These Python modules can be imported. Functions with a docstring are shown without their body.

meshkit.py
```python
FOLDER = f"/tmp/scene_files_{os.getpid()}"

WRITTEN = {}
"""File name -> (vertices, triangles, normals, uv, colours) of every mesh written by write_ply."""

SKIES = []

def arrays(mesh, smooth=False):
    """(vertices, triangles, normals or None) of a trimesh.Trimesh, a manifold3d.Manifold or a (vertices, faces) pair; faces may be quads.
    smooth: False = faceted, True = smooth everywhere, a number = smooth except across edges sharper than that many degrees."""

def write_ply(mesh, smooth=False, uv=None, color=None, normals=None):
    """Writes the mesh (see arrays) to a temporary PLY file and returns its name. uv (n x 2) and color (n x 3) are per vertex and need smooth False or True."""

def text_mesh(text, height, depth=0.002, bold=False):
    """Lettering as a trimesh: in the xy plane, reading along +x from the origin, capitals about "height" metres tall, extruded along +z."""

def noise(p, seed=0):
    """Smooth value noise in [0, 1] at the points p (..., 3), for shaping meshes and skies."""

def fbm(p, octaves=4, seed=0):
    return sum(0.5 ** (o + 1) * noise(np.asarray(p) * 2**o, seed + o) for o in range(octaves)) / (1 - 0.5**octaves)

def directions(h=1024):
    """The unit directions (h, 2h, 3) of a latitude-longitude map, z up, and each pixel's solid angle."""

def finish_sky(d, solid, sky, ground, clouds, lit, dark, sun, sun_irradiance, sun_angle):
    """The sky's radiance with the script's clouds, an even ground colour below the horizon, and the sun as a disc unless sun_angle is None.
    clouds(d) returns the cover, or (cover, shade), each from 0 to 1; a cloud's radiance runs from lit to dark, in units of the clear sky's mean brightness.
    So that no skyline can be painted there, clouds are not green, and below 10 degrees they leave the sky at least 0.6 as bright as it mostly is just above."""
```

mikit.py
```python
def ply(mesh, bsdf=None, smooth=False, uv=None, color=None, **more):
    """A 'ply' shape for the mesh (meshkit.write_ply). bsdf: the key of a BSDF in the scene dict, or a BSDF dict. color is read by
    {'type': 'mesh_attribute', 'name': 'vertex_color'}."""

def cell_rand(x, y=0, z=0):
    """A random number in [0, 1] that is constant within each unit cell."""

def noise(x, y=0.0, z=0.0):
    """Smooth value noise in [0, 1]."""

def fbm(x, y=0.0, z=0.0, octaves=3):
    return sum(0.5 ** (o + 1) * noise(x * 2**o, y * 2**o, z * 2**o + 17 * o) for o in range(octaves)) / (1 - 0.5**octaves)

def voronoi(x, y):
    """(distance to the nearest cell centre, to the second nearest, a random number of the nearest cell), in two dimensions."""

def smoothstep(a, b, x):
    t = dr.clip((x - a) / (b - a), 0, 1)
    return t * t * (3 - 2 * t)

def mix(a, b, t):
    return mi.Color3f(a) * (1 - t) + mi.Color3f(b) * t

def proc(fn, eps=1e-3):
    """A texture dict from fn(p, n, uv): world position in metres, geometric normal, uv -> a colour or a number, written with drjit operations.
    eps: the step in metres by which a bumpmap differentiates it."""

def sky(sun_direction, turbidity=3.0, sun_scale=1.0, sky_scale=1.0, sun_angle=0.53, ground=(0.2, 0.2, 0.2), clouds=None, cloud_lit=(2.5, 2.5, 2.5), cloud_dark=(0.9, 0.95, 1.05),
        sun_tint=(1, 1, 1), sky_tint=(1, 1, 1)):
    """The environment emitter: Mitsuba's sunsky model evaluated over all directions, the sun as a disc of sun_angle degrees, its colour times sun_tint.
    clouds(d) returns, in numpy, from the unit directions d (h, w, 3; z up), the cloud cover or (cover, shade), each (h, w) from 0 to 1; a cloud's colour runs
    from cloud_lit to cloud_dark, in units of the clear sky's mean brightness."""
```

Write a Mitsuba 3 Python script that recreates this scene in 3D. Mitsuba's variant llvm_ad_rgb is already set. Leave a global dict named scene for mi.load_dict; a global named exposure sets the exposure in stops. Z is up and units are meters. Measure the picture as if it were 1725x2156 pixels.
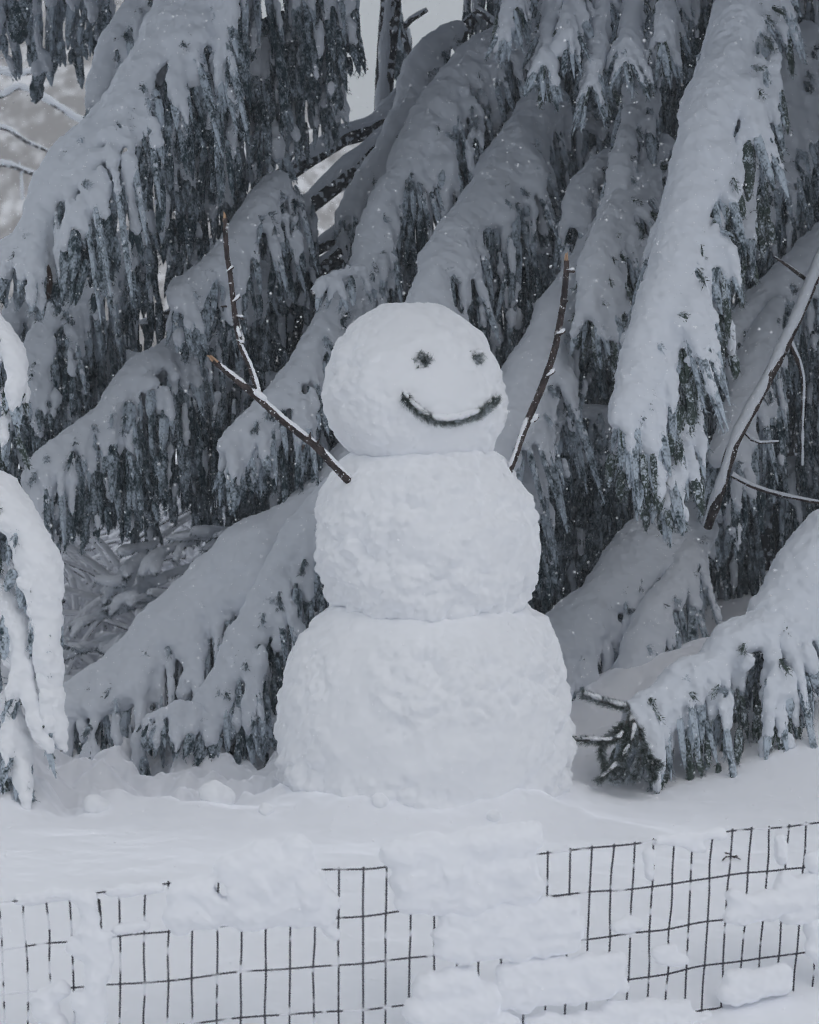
import math
import numpy as np
import drjit as dr
from scipy.spatial import cKDTree
import mitsuba as mi
import mikit
import meshkit
from mikit import proc, noise, fbm, smoothstep, mix

T = mi.ScalarTransform4f
scene, labels = {}, {}

# ------------------------------------------------------------------ camera, sky, exposure
CAM_Z, PITCH, FOCUS = 1.40, math.radians(4.94), 5.85
FOC = 4140.0                                   # focal length in units of 1/1725 of the picture width
CAM = np.array([0.0, 0.0, CAM_Z])
FWD = np.array([0, math.cos(PITCH), -math.sin(PITCH)])
UPV = np.array([0, math.sin(PITCH), math.cos(PITCH)])
scene['camera'] = {'type': 'thinlens', 'fov': 2 * math.degrees(math.atan(862.5 / FOC)), 'fov_axis': 'x',
                   'aperture_radius': 0.006, 'focus_distance': FOCUS, 'near_clip': 0.1, 'far_clip': 400.0,
                   'medium': {'type': 'ref', 'id': 'air'},
                   'to_world': T().look_at(origin=CAM.tolist(), target=(CAM + FWD).tolist(), up=[0, 0, 1])}
scene['air'] = {'type': 'homogeneous', 'albedo': {'type': 'rgb', 'value': [0.91, 0.95, 0.975]}, 'sigma_t': 0.0045}
scene['sky'] = mikit.sky((0.33, -0.6, 0.73), turbidity=3, sun_scale=0.15, sun_angle=30, sun_tint=(0.8, 0.93, 1.25), cloud_lit=(2.40, 2.53, 2.68), cloud_dark=(1.18, 1.26, 1.34), ground=(0.6, 0.6, 0.63),
                         clouds=lambda d: (np.ones(d.shape[:2]), 1 - np.clip(d[..., 2], 0, 1)))     # an even overcast, brightest overhead
exposure = 1.36


def pt(u, v, Y):
    """The world point at depth Y that stands at the place (u, v) of the photograph."""
    d = FWD + (u - 862.5) / FOC * np.array([1.0, 0, 0]) + (1078.0 - v) / FOC * UPV
    return CAM + d * (Y / d[1])


# ------------------------------------------------------------------ materials
def bsdf(key, color, rough=0.9, bump=None, scale=1.0, spec=0.25, **more):
    b = {'type': 'principled', 'base_color': color if isinstance(color, dict) else {'type': 'rgb', 'value': color},
         'roughness': rough, 'specular': spec, **more}
    if bump is not None:
        b = {'type': 'bumpmap', 'arbitrary': bump, 'scale': scale, 'bsdf': b}
    scene[key] = {'type': 'twosided', 'bsdf': b}


def packed_h(p, n, uv):
    return 0.006 * fbm(p.x * 30, p.y * 30, p.z * 30, 4) + 0.0016 * noise(p.x * 260, p.y * 260, p.z * 260)


def powder_h(p, n, uv):
    return 0.0055 * fbm(p.x * 35, p.y * 35, p.z * 35, 3) + 0.0011 * noise(p.x * 240, p.y * 240, p.z * 240)


def frost_c(p, n, uv):
    f = 0.34 * noise(p.x * 30, p.y * 30, p.z * 11) + 0.33 * noise(p.x * 90, p.y * 90, p.z * 45) + 0.33 * noise(p.x * 230, p.y * 230, p.z * 150)
    g = mix((0.010, 0.028, 0.038), (0.028, 0.050, 0.060), noise(p.x * 9, p.y * 9, p.z * 9))
    return mix(g, (0.445, 0.505, 0.565), smoothstep(0.38, 0.80, f))


def rimed_c(p, n, uv):
    f = 0.34 * noise(p.x * 30, p.y * 30, p.z * 11) + 0.33 * noise(p.x * 90, p.y * 90, p.z * 45) + 0.33 * noise(p.x * 230, p.y * 230, p.z * 150)
    g = mix((0.010, 0.028, 0.038), (0.028, 0.050, 0.060), noise(p.x * 9, p.y * 9, p.z * 9))
    return mix(g, (0.445, 0.505, 0.565), smoothstep(0.26, 0.64, f))


def green_c(p, n, uv):
    f = 0.25 * noise(p.x * 34, p.y * 34, p.z * 20) + 0.35 * noise(p.x * 110, p.y * 110, p.z * 70) + 0.40 * noise(p.x * 270, p.y * 270, p.z * 200)
    g = mix((0.014, 0.028, 0.028), (0.044, 0.066, 0.052), noise(p.x * 14, p.y * 14, p.z * 14))
    return mix(g, (0.50, 0.55, 0.60), smoothstep(0.44, 0.76, f))


def bark_c(p, n, uv):
    f = fbm(p.x * 60, p.y * 60, p.z * 35, 3)
    c = mix((0.020, 0.016, 0.017), (0.064, 0.048, 0.045), smoothstep(0.3, 0.7, f))
    return mix(c, (0.70, 0.72, 0.76), smoothstep(0.80, 0.88, noise(p.x * 170, p.y * 170, p.z * 170)))


def limb_c(p, n, uv):
    f = fbm(p.x * 30, p.y * 30, p.z * 20, 3)
    c = mix((0.022, 0.024, 0.030), (0.060, 0.058, 0.062), smoothstep(0.3, 0.7, f))
    return mix(c, (0.60, 0.63, 0.68), smoothstep(0.60, 0.72, noise(p.x * 70, p.y * 70, p.z * 50)))


def hill_c(p, n, uv):
    f = fbm(p.x * 1.4, p.y * 0.5, p.z * 1.1, 4)
    g = noise(p.x * 6, p.y * 2, p.z * 2.2)
    return mix((0.24, 0.225, 0.22), (0.66, 0.66, 0.68), smoothstep(0.42, 0.75, 0.7 * f + 0.3 * g))


def wire_c(p, n, uv):
    f = noise(p.x * 45, p.y * 45, p.z * 45) + 0.27 * smoothstep(-0.35, -0.80, p.x)      # the left end of the mesh is crusted most
    return mix((0.028, 0.029, 0.042), (0.75, 0.76, 0.80), smoothstep(0.68, 0.82, f))


bsdf('packed_snow', (0.83, 0.84, 0.865), 0.85, proc(packed_h, 2e-3), 1.0)
bsdf('powder_snow', (0.82, 0.83, 0.865), 0.9, proc(powder_h, 2e-3), 1.0)
bsdf('shaded_bough_snow', (0.64, 0.67, 0.72), 0.9, proc(powder_h, 2e-3), 1.0)  # same snow as the powder, with the shade of the tree put into its colour
bsdf('soft_snow', (0.80, 0.81, 0.85), 0.95)
bsdf('frosted_needles', proc(frost_c), 0.7)
bsdf('rimed_needles', proc(rimed_c), 0.8)
bsdf('green_needles', proc(green_c), 0.6)
bsdf('stick_bark', proc(bark_c), 0.8)
bsdf('limb_bark', proc(limb_c), 0.85)
bsdf('split_wood', (0.42, 0.27, 0.17), 0.8)
bsdf('cone_scale', (0.060, 0.038, 0.030), 0.7)
bsdf('hill_brush', proc(hill_c), 0.95)
bsdf('fence_wire', proc(wire_c), 0.5)
bsdf('flake', (0.88, 0.88, 0.90), 0.9)


# ------------------------------------------------------------------ helpers
def key_for(name):
    if name not in scene and name not in labels:
        return name
    i = 1
    while f'{name}_{i:03d}' in scene or f'{name}_{i:03d}' in labels:
        i += 1
    return f'{name}_{i:03d}'


def thing(name, label, cat, group=None, kind=None):
    k = key_for(name)
    labels[k] = {'label': label, 'category': cat}
    if group:
        labels[k]['group'] = group
    if kind:
        labels[k]['kind'] = kind
    return k


def add(key, mesh, mat, smooth=True):
    scene[key] = mikit.ply(mesh, mat, smooth=smooth)
    return key


def part(parent, name, mesh, mat, smooth=True, label=None, kind=None):
    k = key_for(parent + '__' + name)
    add(k, mesh, mat, smooth)
    if label or kind:
        labels[k] = {}
        if label:
            labels[k]['label'] = label
        if kind:
            labels[k]['kind'] = kind
    return k


def join(meshes):
    vs, fs, n = [], [], 0
    for v, f in meshes:
        if len(v):
            vs.append(v)
            fs.append(np.asarray(f) + n)
            n += len(v)
    return np.vstack(vs), np.vstack(fs)


def vnormals(v, f):
    fn = np.cross(v[f[:, 1]] - v[f[:, 0]], v[f[:, 2]] - v[f[:, 0]])
    n = np.zeros_like(v)
    for k in range(3):
        for c in range(3):
            n[:, c] += np.bincount(f[:, k], fn[:, c], len(v))
    return n / (np.linalg.norm(n, axis=1, keepdims=True) + 1e-12)


def spline(P, n, closed=False):
    """Catmull-Rom through the rows of P (any number of columns), n samples, about even in length."""
    P = np.asarray(P, float)
    Q = np.vstack([2 * P[0] - P[1], P, 2 * P[-1] - P[-2]])
    out = []
    for i in range(len(P) - 1):
        t = np.linspace(0, 1, 24, endpoint=False)[:, None]
        a, b, c, d = Q[i:i + 4]
        out.append(0.5 * (2 * b + (c - a) * t + (2 * a - 5 * b + 4 * c - d) * t**2 + (3 * b - a - 3 * c + d) * t**3))
    out = np.vstack(out + [P[-1:]])
    s = np.r_[0, np.cumsum(np.linalg.norm(np.diff(out[:, :3], axis=0), axis=1))]
    q = np.linspace(0, s[-1], n)
    return np.stack([np.interp(q, s, out[:, k]) for k in range(P.shape[1])], 1), s[-1]


def tube(path, radii, sides=8, wob=0.0, freq=30.0, seed=0, cap=True):
    path = np.asarray(path, float)
    radii = np.broadcast_to(np.asarray(radii, float), len(path))
    tan = np.gradient(path, axis=0)
    tan /= np.linalg.norm(tan, axis=1, keepdims=True) + 1e-12
    ref = np.array([0.31, 0.2, 0.93]) if abs(tan[:, 2]).mean() < 0.8 else np.array([0.9, 0.4, 0.1])
    a = np.cross(tan, ref)
    a /= np.linalg.norm(a, axis=1, keepdims=True)
    b = np.cross(tan, a)
    th = np.arange(sides) * 2 * math.pi / sides
    v = path[:, None] + radii[:, None, None] * (np.cos(th)[None, :, None] * a[:, None] + np.sin(th)[None, :, None] * b[:, None])
    if wob:
        nn = meshkit.fbm(v.reshape(-1, 3) * freq, 2, seed).reshape(v.shape[:2]) - 0.5
        v = v + (v - path[:, None]) / (radii[:, None, None] + 1e-9) * (nn * 2 * wob)[..., None]
    m = len(path)
    v = v.reshape(-1, 3)
    i, j = np.meshgrid(np.arange(m - 1), np.arange(sides), indexing='ij')
    p, q = i * sides + j, i * sides + (j + 1) % sides
    f = np.concatenate([np.stack([p, p + sides, q], -1).reshape(-1, 3), np.stack([q, p + sides, q + sides], -1).reshape(-1, 3)])
    if cap:
        v = np.vstack([v, path[:1], path[-1:]])
        j = np.arange(sides)
        f = np.vstack([f, np.stack([np.full(sides, m * sides), j, (j + 1) % sides], 1),
                       np.stack([np.full(sides, m * sides + 1), (m - 1) * sides + (j + 1) % sides, (m - 1) * sides + j], 1)])
    return v, f


def needles(base, axis, n, rng, core=0.006, length=0.014, width=0.0028, lean=0.8, t0=0.0, t1=1.0):
    """Needle blades all round each twig base[i] .. base[i] + axis[i]: one thin triangle each."""
    base, axis = np.asarray(base, float), np.asarray(axis, float)
    k = np.repeat(np.arange(len(base)), n)
    m = len(k)
    L = np.linalg.norm(axis, axis=1, keepdims=True) + 1e-9
    d = (axis / L)[k]
    r = rng.normal(size=(m, 3))
    r -= (r * d).sum(1, keepdims=True) * d
    r /= np.linalg.norm(r, axis=1, keepdims=True) + 1e-9
    p = base[k] + axis[k] * rng.uniform(t0, t1, (m, 1)) + r * core * 0.8
    q = r + d * lean * rng.uniform(0.6, 1.3, (m, 1))
    q /= np.linalg.norm(q, axis=1, keepdims=True)
    s = np.cross(q, rng.normal(size=(m, 3)))
    s /= np.linalg.norm(s, axis=1, keepdims=True) + 1e-9
    l = length * rng.uniform(0.7, 1.25, (m, 1))
    v = np.stack([p - s * width / 2, p + s * width / 2, p + q * l], 1).reshape(-1, 3)
    return v, np.arange(3 * m).reshape(-1, 3)


CORNERS = [(a, b, c) for a in (0, 1) for b in (0, 1) for c in (0, 1)]
EDGES = [(a, b) for a in CORNERS for b in CORNERS if sum(np.subtract(b, a)) == 1 and min(np.subtract(b, a)) >= 0]


def snow_body(segs, vox, blend0, amp=0.005, freq=22.0, seed=0, amp2=0.0, holes=()):
    """One smooth body of snow round capsules segs (n, 8): ax ay az ra bx by bz rb; its skin roughened by noise."""
    segs = np.asarray(segs, np.float32)
    if segs.shape[1] == 8:
        segs = np.c_[segs, np.full(len(segs), blend0, np.float32)]
    blend = segs[:, 8]
    rmax = np.maximum(segs[:, 3], segs[:, 7])
    pad = rmax + 4.5 * blend
    lo = np.minimum(segs[:, 0:3], segs[:, 4:7]) - pad[:, None]
    hi = np.maximum(segs[:, 0:3], segs[:, 4:7]) + pad[:, None]
    o = lo.min(0) - 2 * vox
    dims = np.ceil((hi.max(0) - o) / vox).astype(int) + 3
    F = np.zeros(dims, np.float32)
    for s, a0, b0 in zip(segs, np.floor((lo - o) / vox).astype(int), np.ceil((hi - o) / vox).astype(int) + 1):
        x, y, z = (o[k] + vox * np.arange(a0[k], b0[k], dtype=np.float32) for k in range(3))
        a, ab = s[0:3], s[4:7] - s[0:3]
        l2 = float(ab @ ab) + 1e-9
        X, Y, Z = (x - a[0])[:, None, None], (y - a[1])[None, :, None], (z - a[2])[None, None, :]
        h = np.clip((X * ab[0] + Y * ab[1] + Z * ab[2]) / l2, 0, 1)
        d = np.sqrt((X - h * ab[0])**2 + (Y - h * ab[1])**2 + (Z - h * ab[2])**2) - (s[3] + h * (s[7] - s[3]))
        F[a0[0]:b0[0], a0[1]:b0[1], a0[2]:b0[2]] += np.exp(-d / s[8])
    D = -np.log(np.maximum(F, 1e-4))
    for hx_, hz_, hr_ in holes:                                     # holes right through, front to back
        xx, zz = o[0] + vox * np.arange(dims[0]), o[2] + vox * np.arange(dims[2])
        dh = (hr_ - np.sqrt((xx - hx_)[:, None]**2 + (zz - hz_)[None]**2)) / 0.005
        D = np.maximum(D, dh[:, None, :].astype(np.float32))
    ins = D < 0
    c = np.zeros(np.array(dims) - 1, np.int8)
    n0, n1, n2 = c.shape
    for a in CORNERS:
        c += ins[a[0]:a[0] + n0, a[1]:a[1] + n1, a[2]:a[2] + n2]
    idx = np.argwhere((c > 0) & (c < 8))
    ids = np.full(c.shape, -1, np.int32)
    ids[tuple(idx.T)] = np.arange(len(idx))
    pos, cnt = np.zeros((len(idx), 3)), np.zeros(len(idx))
    val = {a: D[tuple((idx + a).T)] for a in CORNERS}
    for a, b in EDGES:
        va, vb = val[a], val[b]
        cr = (va < 0) != (vb < 0)
        t = np.where(cr, va / np.where(cr, va - vb, 1), 0)
        pos += np.where(cr[:, None], np.array(a) + t[:, None] * np.subtract(b, a), 0)
        cnt += cr
    v = o + vox * (idx + pos / cnt[:, None])
    quads = []
    for ax in range(3):
        e = [0, 0, 0]
        e[ax] = 1
        s0 = ins[:dims[0] - e[0], :dims[1] - e[1], :dims[2] - e[2]]
        s1 = ins[e[0]:, e[1]:, e[2]:]
        w = np.argwhere(s0 != s1)
        up = s0[tuple(w.T)]
        b, cc = (ax + 1) % 3, (ax + 2) % 3
        q = []
        for db, dc in ((1, 1), (0, 1), (0, 0), (1, 0)):
            off = np.zeros(3, int)
            off[b], off[cc] = -db, -dc
            q.append(ids[tuple((w + off).T)])
        q = np.stack(q, 1)
        q[~up] = q[~up][:, ::-1]
        quads.append(q)
    q = np.vstack(quads)
    f = np.vstack([q[:, [0, 1, 2]], q[:, [0, 2, 3]]])
    n = vnormals(v, f)
    if amp:
        v = v + n * ((meshkit.fbm(v * freq, 3, seed) - 0.5) * 2 * amp)[:, None]
    if amp2:
        v = v + n * ((meshkit.noise(v * freq * 4.1, seed + 7) - 0.5) * 2 * amp2)[:, None]
    return v, f


DOWN = np.array([0, 0, -1.0])


def bough(tree, pts, seed, vox=0.011, blend=0.010, cover=0.8, dens=24, back=0.35, fat=0.3, needle='frosted_needles', wood=True,
          pod_r=0.0165, sway=0.0, drape=0.9, amp=0.0105, kindlabel=None, smooth_pad=False, strands=True, zmin=None, mat='shaded_bough_snow', nn=215, fatness=0.85, wide=0.55, tongues=26, rime=0.17, tufts=22):
    """A snow-laden bough: wood along pts (u, v, depth, pad radius, pad half width, length of the hanging strands), a pad of snow
    over it that drapes to both sides, and strands of needle pods hanging from it, each with its own snow."""
    rng = np.random.default_rng(seed)
    P = np.array([[*pt(u, v, y), r, w, l] for u, v, y, r, w, l in pts])
    n = max(8, int(np.linalg.norm(np.diff(P[:, :3], axis=0), axis=1).sum() / 0.045))
    S, length = spline(P, n)
    X, R, W, L = S[:, :3], S[:, 3].copy(), S[:, 4].copy(), S[:, 5]
    tt = np.linspace(0, length, n)
    R *= 0.62 * fatness * (0.75 + 0.6 * meshkit.noise(np.c_[tt * 7, tt * 0 + seed, tt * 0]))
    W *= wide * (0.35 + 1.1 * meshkit.noise(np.c_[tt * 8, tt * 0 + seed, tt * 0 + 9]))
    tan = np.gradient(X, axis=0)
    tan /= np.linalg.norm(tan, axis=1, keepdims=True)
    lat = np.cross(tan, [0, 0, 1.0])
    lat /= np.linalg.norm(lat, axis=1, keepdims=True) + 1e-9
    lat[lat[:, 1] > 0] *= -1
    for _ in range(4):                                              # even out turns of the side direction
        lat[1:-1] = (lat[:-2] + 2 * lat[1:-1] + lat[2:]) / 4
    lat /= np.linalg.norm(lat, axis=1, keepdims=True) + 1e-9

    def on_pad(i, j):
        return X[i] + lat[i] * (W[i] * j) + DOWN * (W[i] * drape * abs(j)**1.5)

    segs = []
    rows = (-0.4, -0.1, 0.2, 0.45, 0.7) if wide > 0.85 else (-0.4, -0.1, 0.2) if W.max() > 0.05 else (0.0,)
    for j in rows:
        for i in range(n - 1):
            a, b = on_pad(i, j), on_pad(i + 1, j)
            k = 1 - 0.45 * abs(j)
            segs.append([*a, R[i] * k, *b, R[i + 1] * k, blend])
    for _ in range(int(length * 22)):                               # lumps
        i = rng.integers(0, n)
        j = rng.uniform(-0.5, 0.9)
        c = on_pad(i, j) + np.array([0, 0, R[i] * 0.35])
        r = R[i] * rng.uniform(0.5, 0.85)
        segs.append([*c, r, *(c + tan[i] * r * 0.5 + DOWN * r * 0.4), r * 0.8, blend])
    tongue = []
    for _ in range(int(length * tongues * (W.max() > 0.04))):        # ribs where side branchlets lie under the pad
        i = rng.integers(0, n)
        sg = 1 if rng.random() < 0.72 else -1
        je, r0 = rng.uniform(0.7, 1.9), max(0.014, R[i] * rng.uniform(0.32, 0.62))
        fw = min(n - 1, i + rng.integers(0, 3))
        a, c = on_pad(i, sg * 0.1), on_pad(fw, sg * je * 0.6)
        e = on_pad(fw, sg * je) + DOWN * rng.uniform(0.02, 0.13)
        k = rng.uniform(0.25, 0.5)
        segs.append([*a, r0, *c, r0 * 0.85, 0.007])
        segs.append([*c, r0 * 0.85, *e, r0 * k, 0.005])
        tongue.append((c, (e - c) * rng.uniform(1.1, 1.5) + DOWN * 0.02, max(r0 * 0.85, 0.016), 0.0, lat[i], 0.0))
    for _ in range(int(length * tufts * (W.max() > 0.04))):          # twig ends that poke out of the pad
        i, j = rng.integers(0, n), rng.uniform(-0.4, 1.1)
        c = on_pad(i, j) + np.array([0, 0, R[i] * (1 - 0.45 * abs(j)) * 0.75]) + lat[i] * np.sign(j) * R[i] * 0.4
        tongue.append((c, lat[i] * np.sign(j) * rng.uniform(.01, .05) + tan[i] * rng.uniform(-.01, .05) + DOWN * rng.uniform(.0, .05), rng.uniform(.007, .012), 0.0, lat[i], rng.uniform(0, .5)))
    pods = list(tongue)                                                       # start, path offset, radius, snow fraction
    cords = []
    if strands:
        for _ in range(int(length * dens)):
            i = rng.integers(0, n)
            clump = meshkit.noise(np.array([[tt[i] * 11, seed + 3.0, 0.5]]))[0]
            Ls = L[i] * rng.uniform(0.55, 1.05) * (0.5 + 0.75 * clump)
            if Ls < 0.03:
                continue
            j = rng.uniform(0.2, 1.15) if rng.random() > back else rng.uniform(-1.0, 0.2)
            p0 = on_pad(i, j) + np.array([0, 0, -R[i] * 0.2])
            out = lat[i] * np.sign(j) * rng.uniform(0.0, 0.05) + tan[i] * rng.uniform(-0.02, 0.05) + sway * tan[i] * Ls
            cords.append((p0, p0 + out + DOWN * Ls * 0.9))
            s = rng.uniform(-0.03, 0.02)
            big = rng.random() < fat
            while s < Ls - 0.02:
                q = max(0, s / Ls)
                pl = min(rng.uniform(0.10, 0.24), Ls - s + 0.04)
                r = pod_r * rng.uniform(0.75, 1.25) * (1.5 if big and s < 0.10 else 1.0)
                st = p0 + out * q + DOWN * s + rng.normal(size=3) * np.array([0.014, 0.014, 0.0]) * (0.3 + q)
                dv = DOWN * pl + (out / max(Ls, 0.1)) * pl + rng.normal(size=3) * np.array([0.10, 0.10, 0]) * pl
                on = rng.random() < cover * (0.95 if q < 0.12 else 0.62 - 0.5 * q)
                pods.append((st, dv, r, rng.uniform(0.6, 1.0) if on else 0.0, lat[i] * np.sign(j), q * Ls / 0.5 + rng.uniform(-.15, .15)))
                s += pl * rng.uniform(0.45, 0.75)
    nv, rv = [], []
    rimed = np.array([p[5] < rime for p in pods], bool)
    if pods:
        st, dv = np.array([p[0] for p in pods]), np.array([p[1] for p in pods])
        for (a, d, r, cov, o, _) in pods:
            if cov > 0:
                sh = o * 0.004 + np.array([0, -0.004, 0.006])
                e = min(1.0, cov)
                kn = [(0.0, 0.35), (0.30 * e, 0.86), (0.70 * e, 0.74), (e, 0.2)]
                for (t0, k0), (t1, k1) in zip(kn[:-1], kn[1:]):
                    segs.append([*(a + d * t0 + sh), r * k0, *(a + d * t1 + sh), r * k1, 0.0045])
        reps = np.maximum(1, (np.linalg.norm(dv, axis=1) / 0.15 + 0.5).astype(int))
        for which, out in ((~rimed, nv), (rimed, rv)):
            for q in np.unique(reps):
                m = (reps == q) & which
                if m.any():
                    out.append(needles(st[m], dv[m] * 1.06, int(nn * 0.15 * q), rng, pod_r * 0.62, 0.014, 0.0042, 1.1))
        for k, (a, d, r, cov, o, _) in enumerate(pods):
            tq = np.array([0, 0.3, 0.75, 1.05])[:, None]
            (rv if rimed[k] else nv).append(tube(a + d * tq, np.array([0.5, 0.78, 0.66, 0.12]) * r, 5, cap=False))
        for a, b in cords:
            nv.append(tube(np.array([a, (a + b) / 2 + rng.normal(size=3) * 0.006, b]), [0.006, 0.005, 0.003], 4, cap=False))
    segs = np.array(segs)
    if zmin is not None:
        keep = np.minimum(segs[:, 2], segs[:, 6]) > zmin - 0.12
        segs = segs[keep]
    bk = key_for(tree + '__branch')
    wr = np.clip(R * 0.35, 0.008, 0.035)
    add(bk, tube(X + DOWN * R[:, None] * 0.6, wr, 7, 0.004, 25, seed), 'limb_bark')
    if kindlabel:
        labels[bk] = {'label': kindlabel}
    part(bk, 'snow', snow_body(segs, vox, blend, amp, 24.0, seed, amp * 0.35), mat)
    if nv:
        part(bk, 'needle_twigs', join(nv), needle, smooth=False, kind='stuff')
    if rv:
        part(bk, 'rimed_twigs', join(rv), 'rimed_needles', smooth=False, kind='stuff')
    return bk


def limb(tree, pts, seed, snow=0.8, sides=9, bark='limb_bark', name='limb', wob=0.003):
    """A bare limb with a strip of snow lying along its upper side. pts: (u, v, depth, radius)."""
    P = np.array([[*pt(u, v, y), r] for u, v, y, r in pts])
    S, length = spline(P, max(6, int(np.linalg.norm(np.diff(P[:, :3], axis=0), axis=1).sum() / 0.03)))
    k = part(tree, name, tube(S[:, :3], S[:, 3], sides, wob, 30, seed), bark)
    if snow:
        n = 0.6 + 0.7 * meshkit.noise(np.c_[np.linspace(0, length * 9, len(S)), np.full((len(S), 2), seed)])
        tan = np.gradient(S[:, :3], axis=0)
        tan /= np.linalg.norm(tan, axis=1, keepdims=True)
        up = np.array([0, 0, 1.0]) - tan[:, 2:3] * tan
        up[:, 1] -= 0.25
        up /= np.linalg.norm(up, axis=1, keepdims=True)
        part(k, 'snow', tube(S[:, :3] + up * (S[:, 3] * 0.55)[:, None], S[:, 3] * snow * n, 9, 0.004, 30, seed + 1), 'shaded_bough_snow')
    return k


def spray(tree, lines, seed, needle='frosted_needles', r=0.02, snow=0.6, label=None, mat='shaded_bough_snow', dens=900):
    """A spray of thin needled twigs (each a line of (u, v, depth) points), frosted, a little snow lying along them."""
    rng = np.random.default_rng(seed)
    wood, nb, na, segs = [], [], [], []
    for ln in lines:
        P = np.array([pt(*q) for q in ln])
        m = max(5, int(np.linalg.norm(np.diff(P, axis=0), axis=1).sum() / 0.022))
        S, l = spline(P, m)
        wood.append(tube(S, np.linspace(.006, .0025, m), 5, cap=False))
        nb.append(S[:-1])
        na.append(np.diff(S, axis=0) * 1.4)
        h = meshkit.noise(np.c_[np.linspace(0, l * 16, m), np.full((m, 2), seed + len(nb) * 2.3)])
        for q in range(m - 1):
            ra, rb = r * snow * (0.35 + 0.9 * h[q]), r * snow * (0.35 + 0.9 * h[q + 1])
            segs.append([*(S[q] + [0, 0, r * .4]), ra, *(S[q + 1] + [0, 0, r * .4]), rb])
    bk = key_for(tree + '__branch')
    add(bk, join(wood), 'limb_bark')
    if label:
        labels[bk] = {'label': label}
    if segs:
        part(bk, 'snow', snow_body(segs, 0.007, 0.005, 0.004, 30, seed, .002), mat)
    part(bk, 'needle_twigs', needles(np.vstack(nb), np.vstack(na), int(dens * 0.022), rng, .006, r, .004, .8), needle, smooth=False, kind='stuff')
    return bk


# ------------------------------------------------------------------ ground and far setting
def axis_steps(lo, hi, fine, a, b):
    mid = np.arange(a, b, fine)
    left, right, s = [a - fine], [b], fine
    while left[-1] > lo:
        s = s * 1.22
        left.append(left[-1] - s)
    s = fine
    while right[-1] < hi:
        s = s * 1.22
        right.append(right[-1] + s)
    return np.r_[left[::-1], mid, right]


def sstep(a, b, x):
    t = np.clip((x - a) / (b - a), 0, 1)
    return t * t * (3 - 2 * t)


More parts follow.
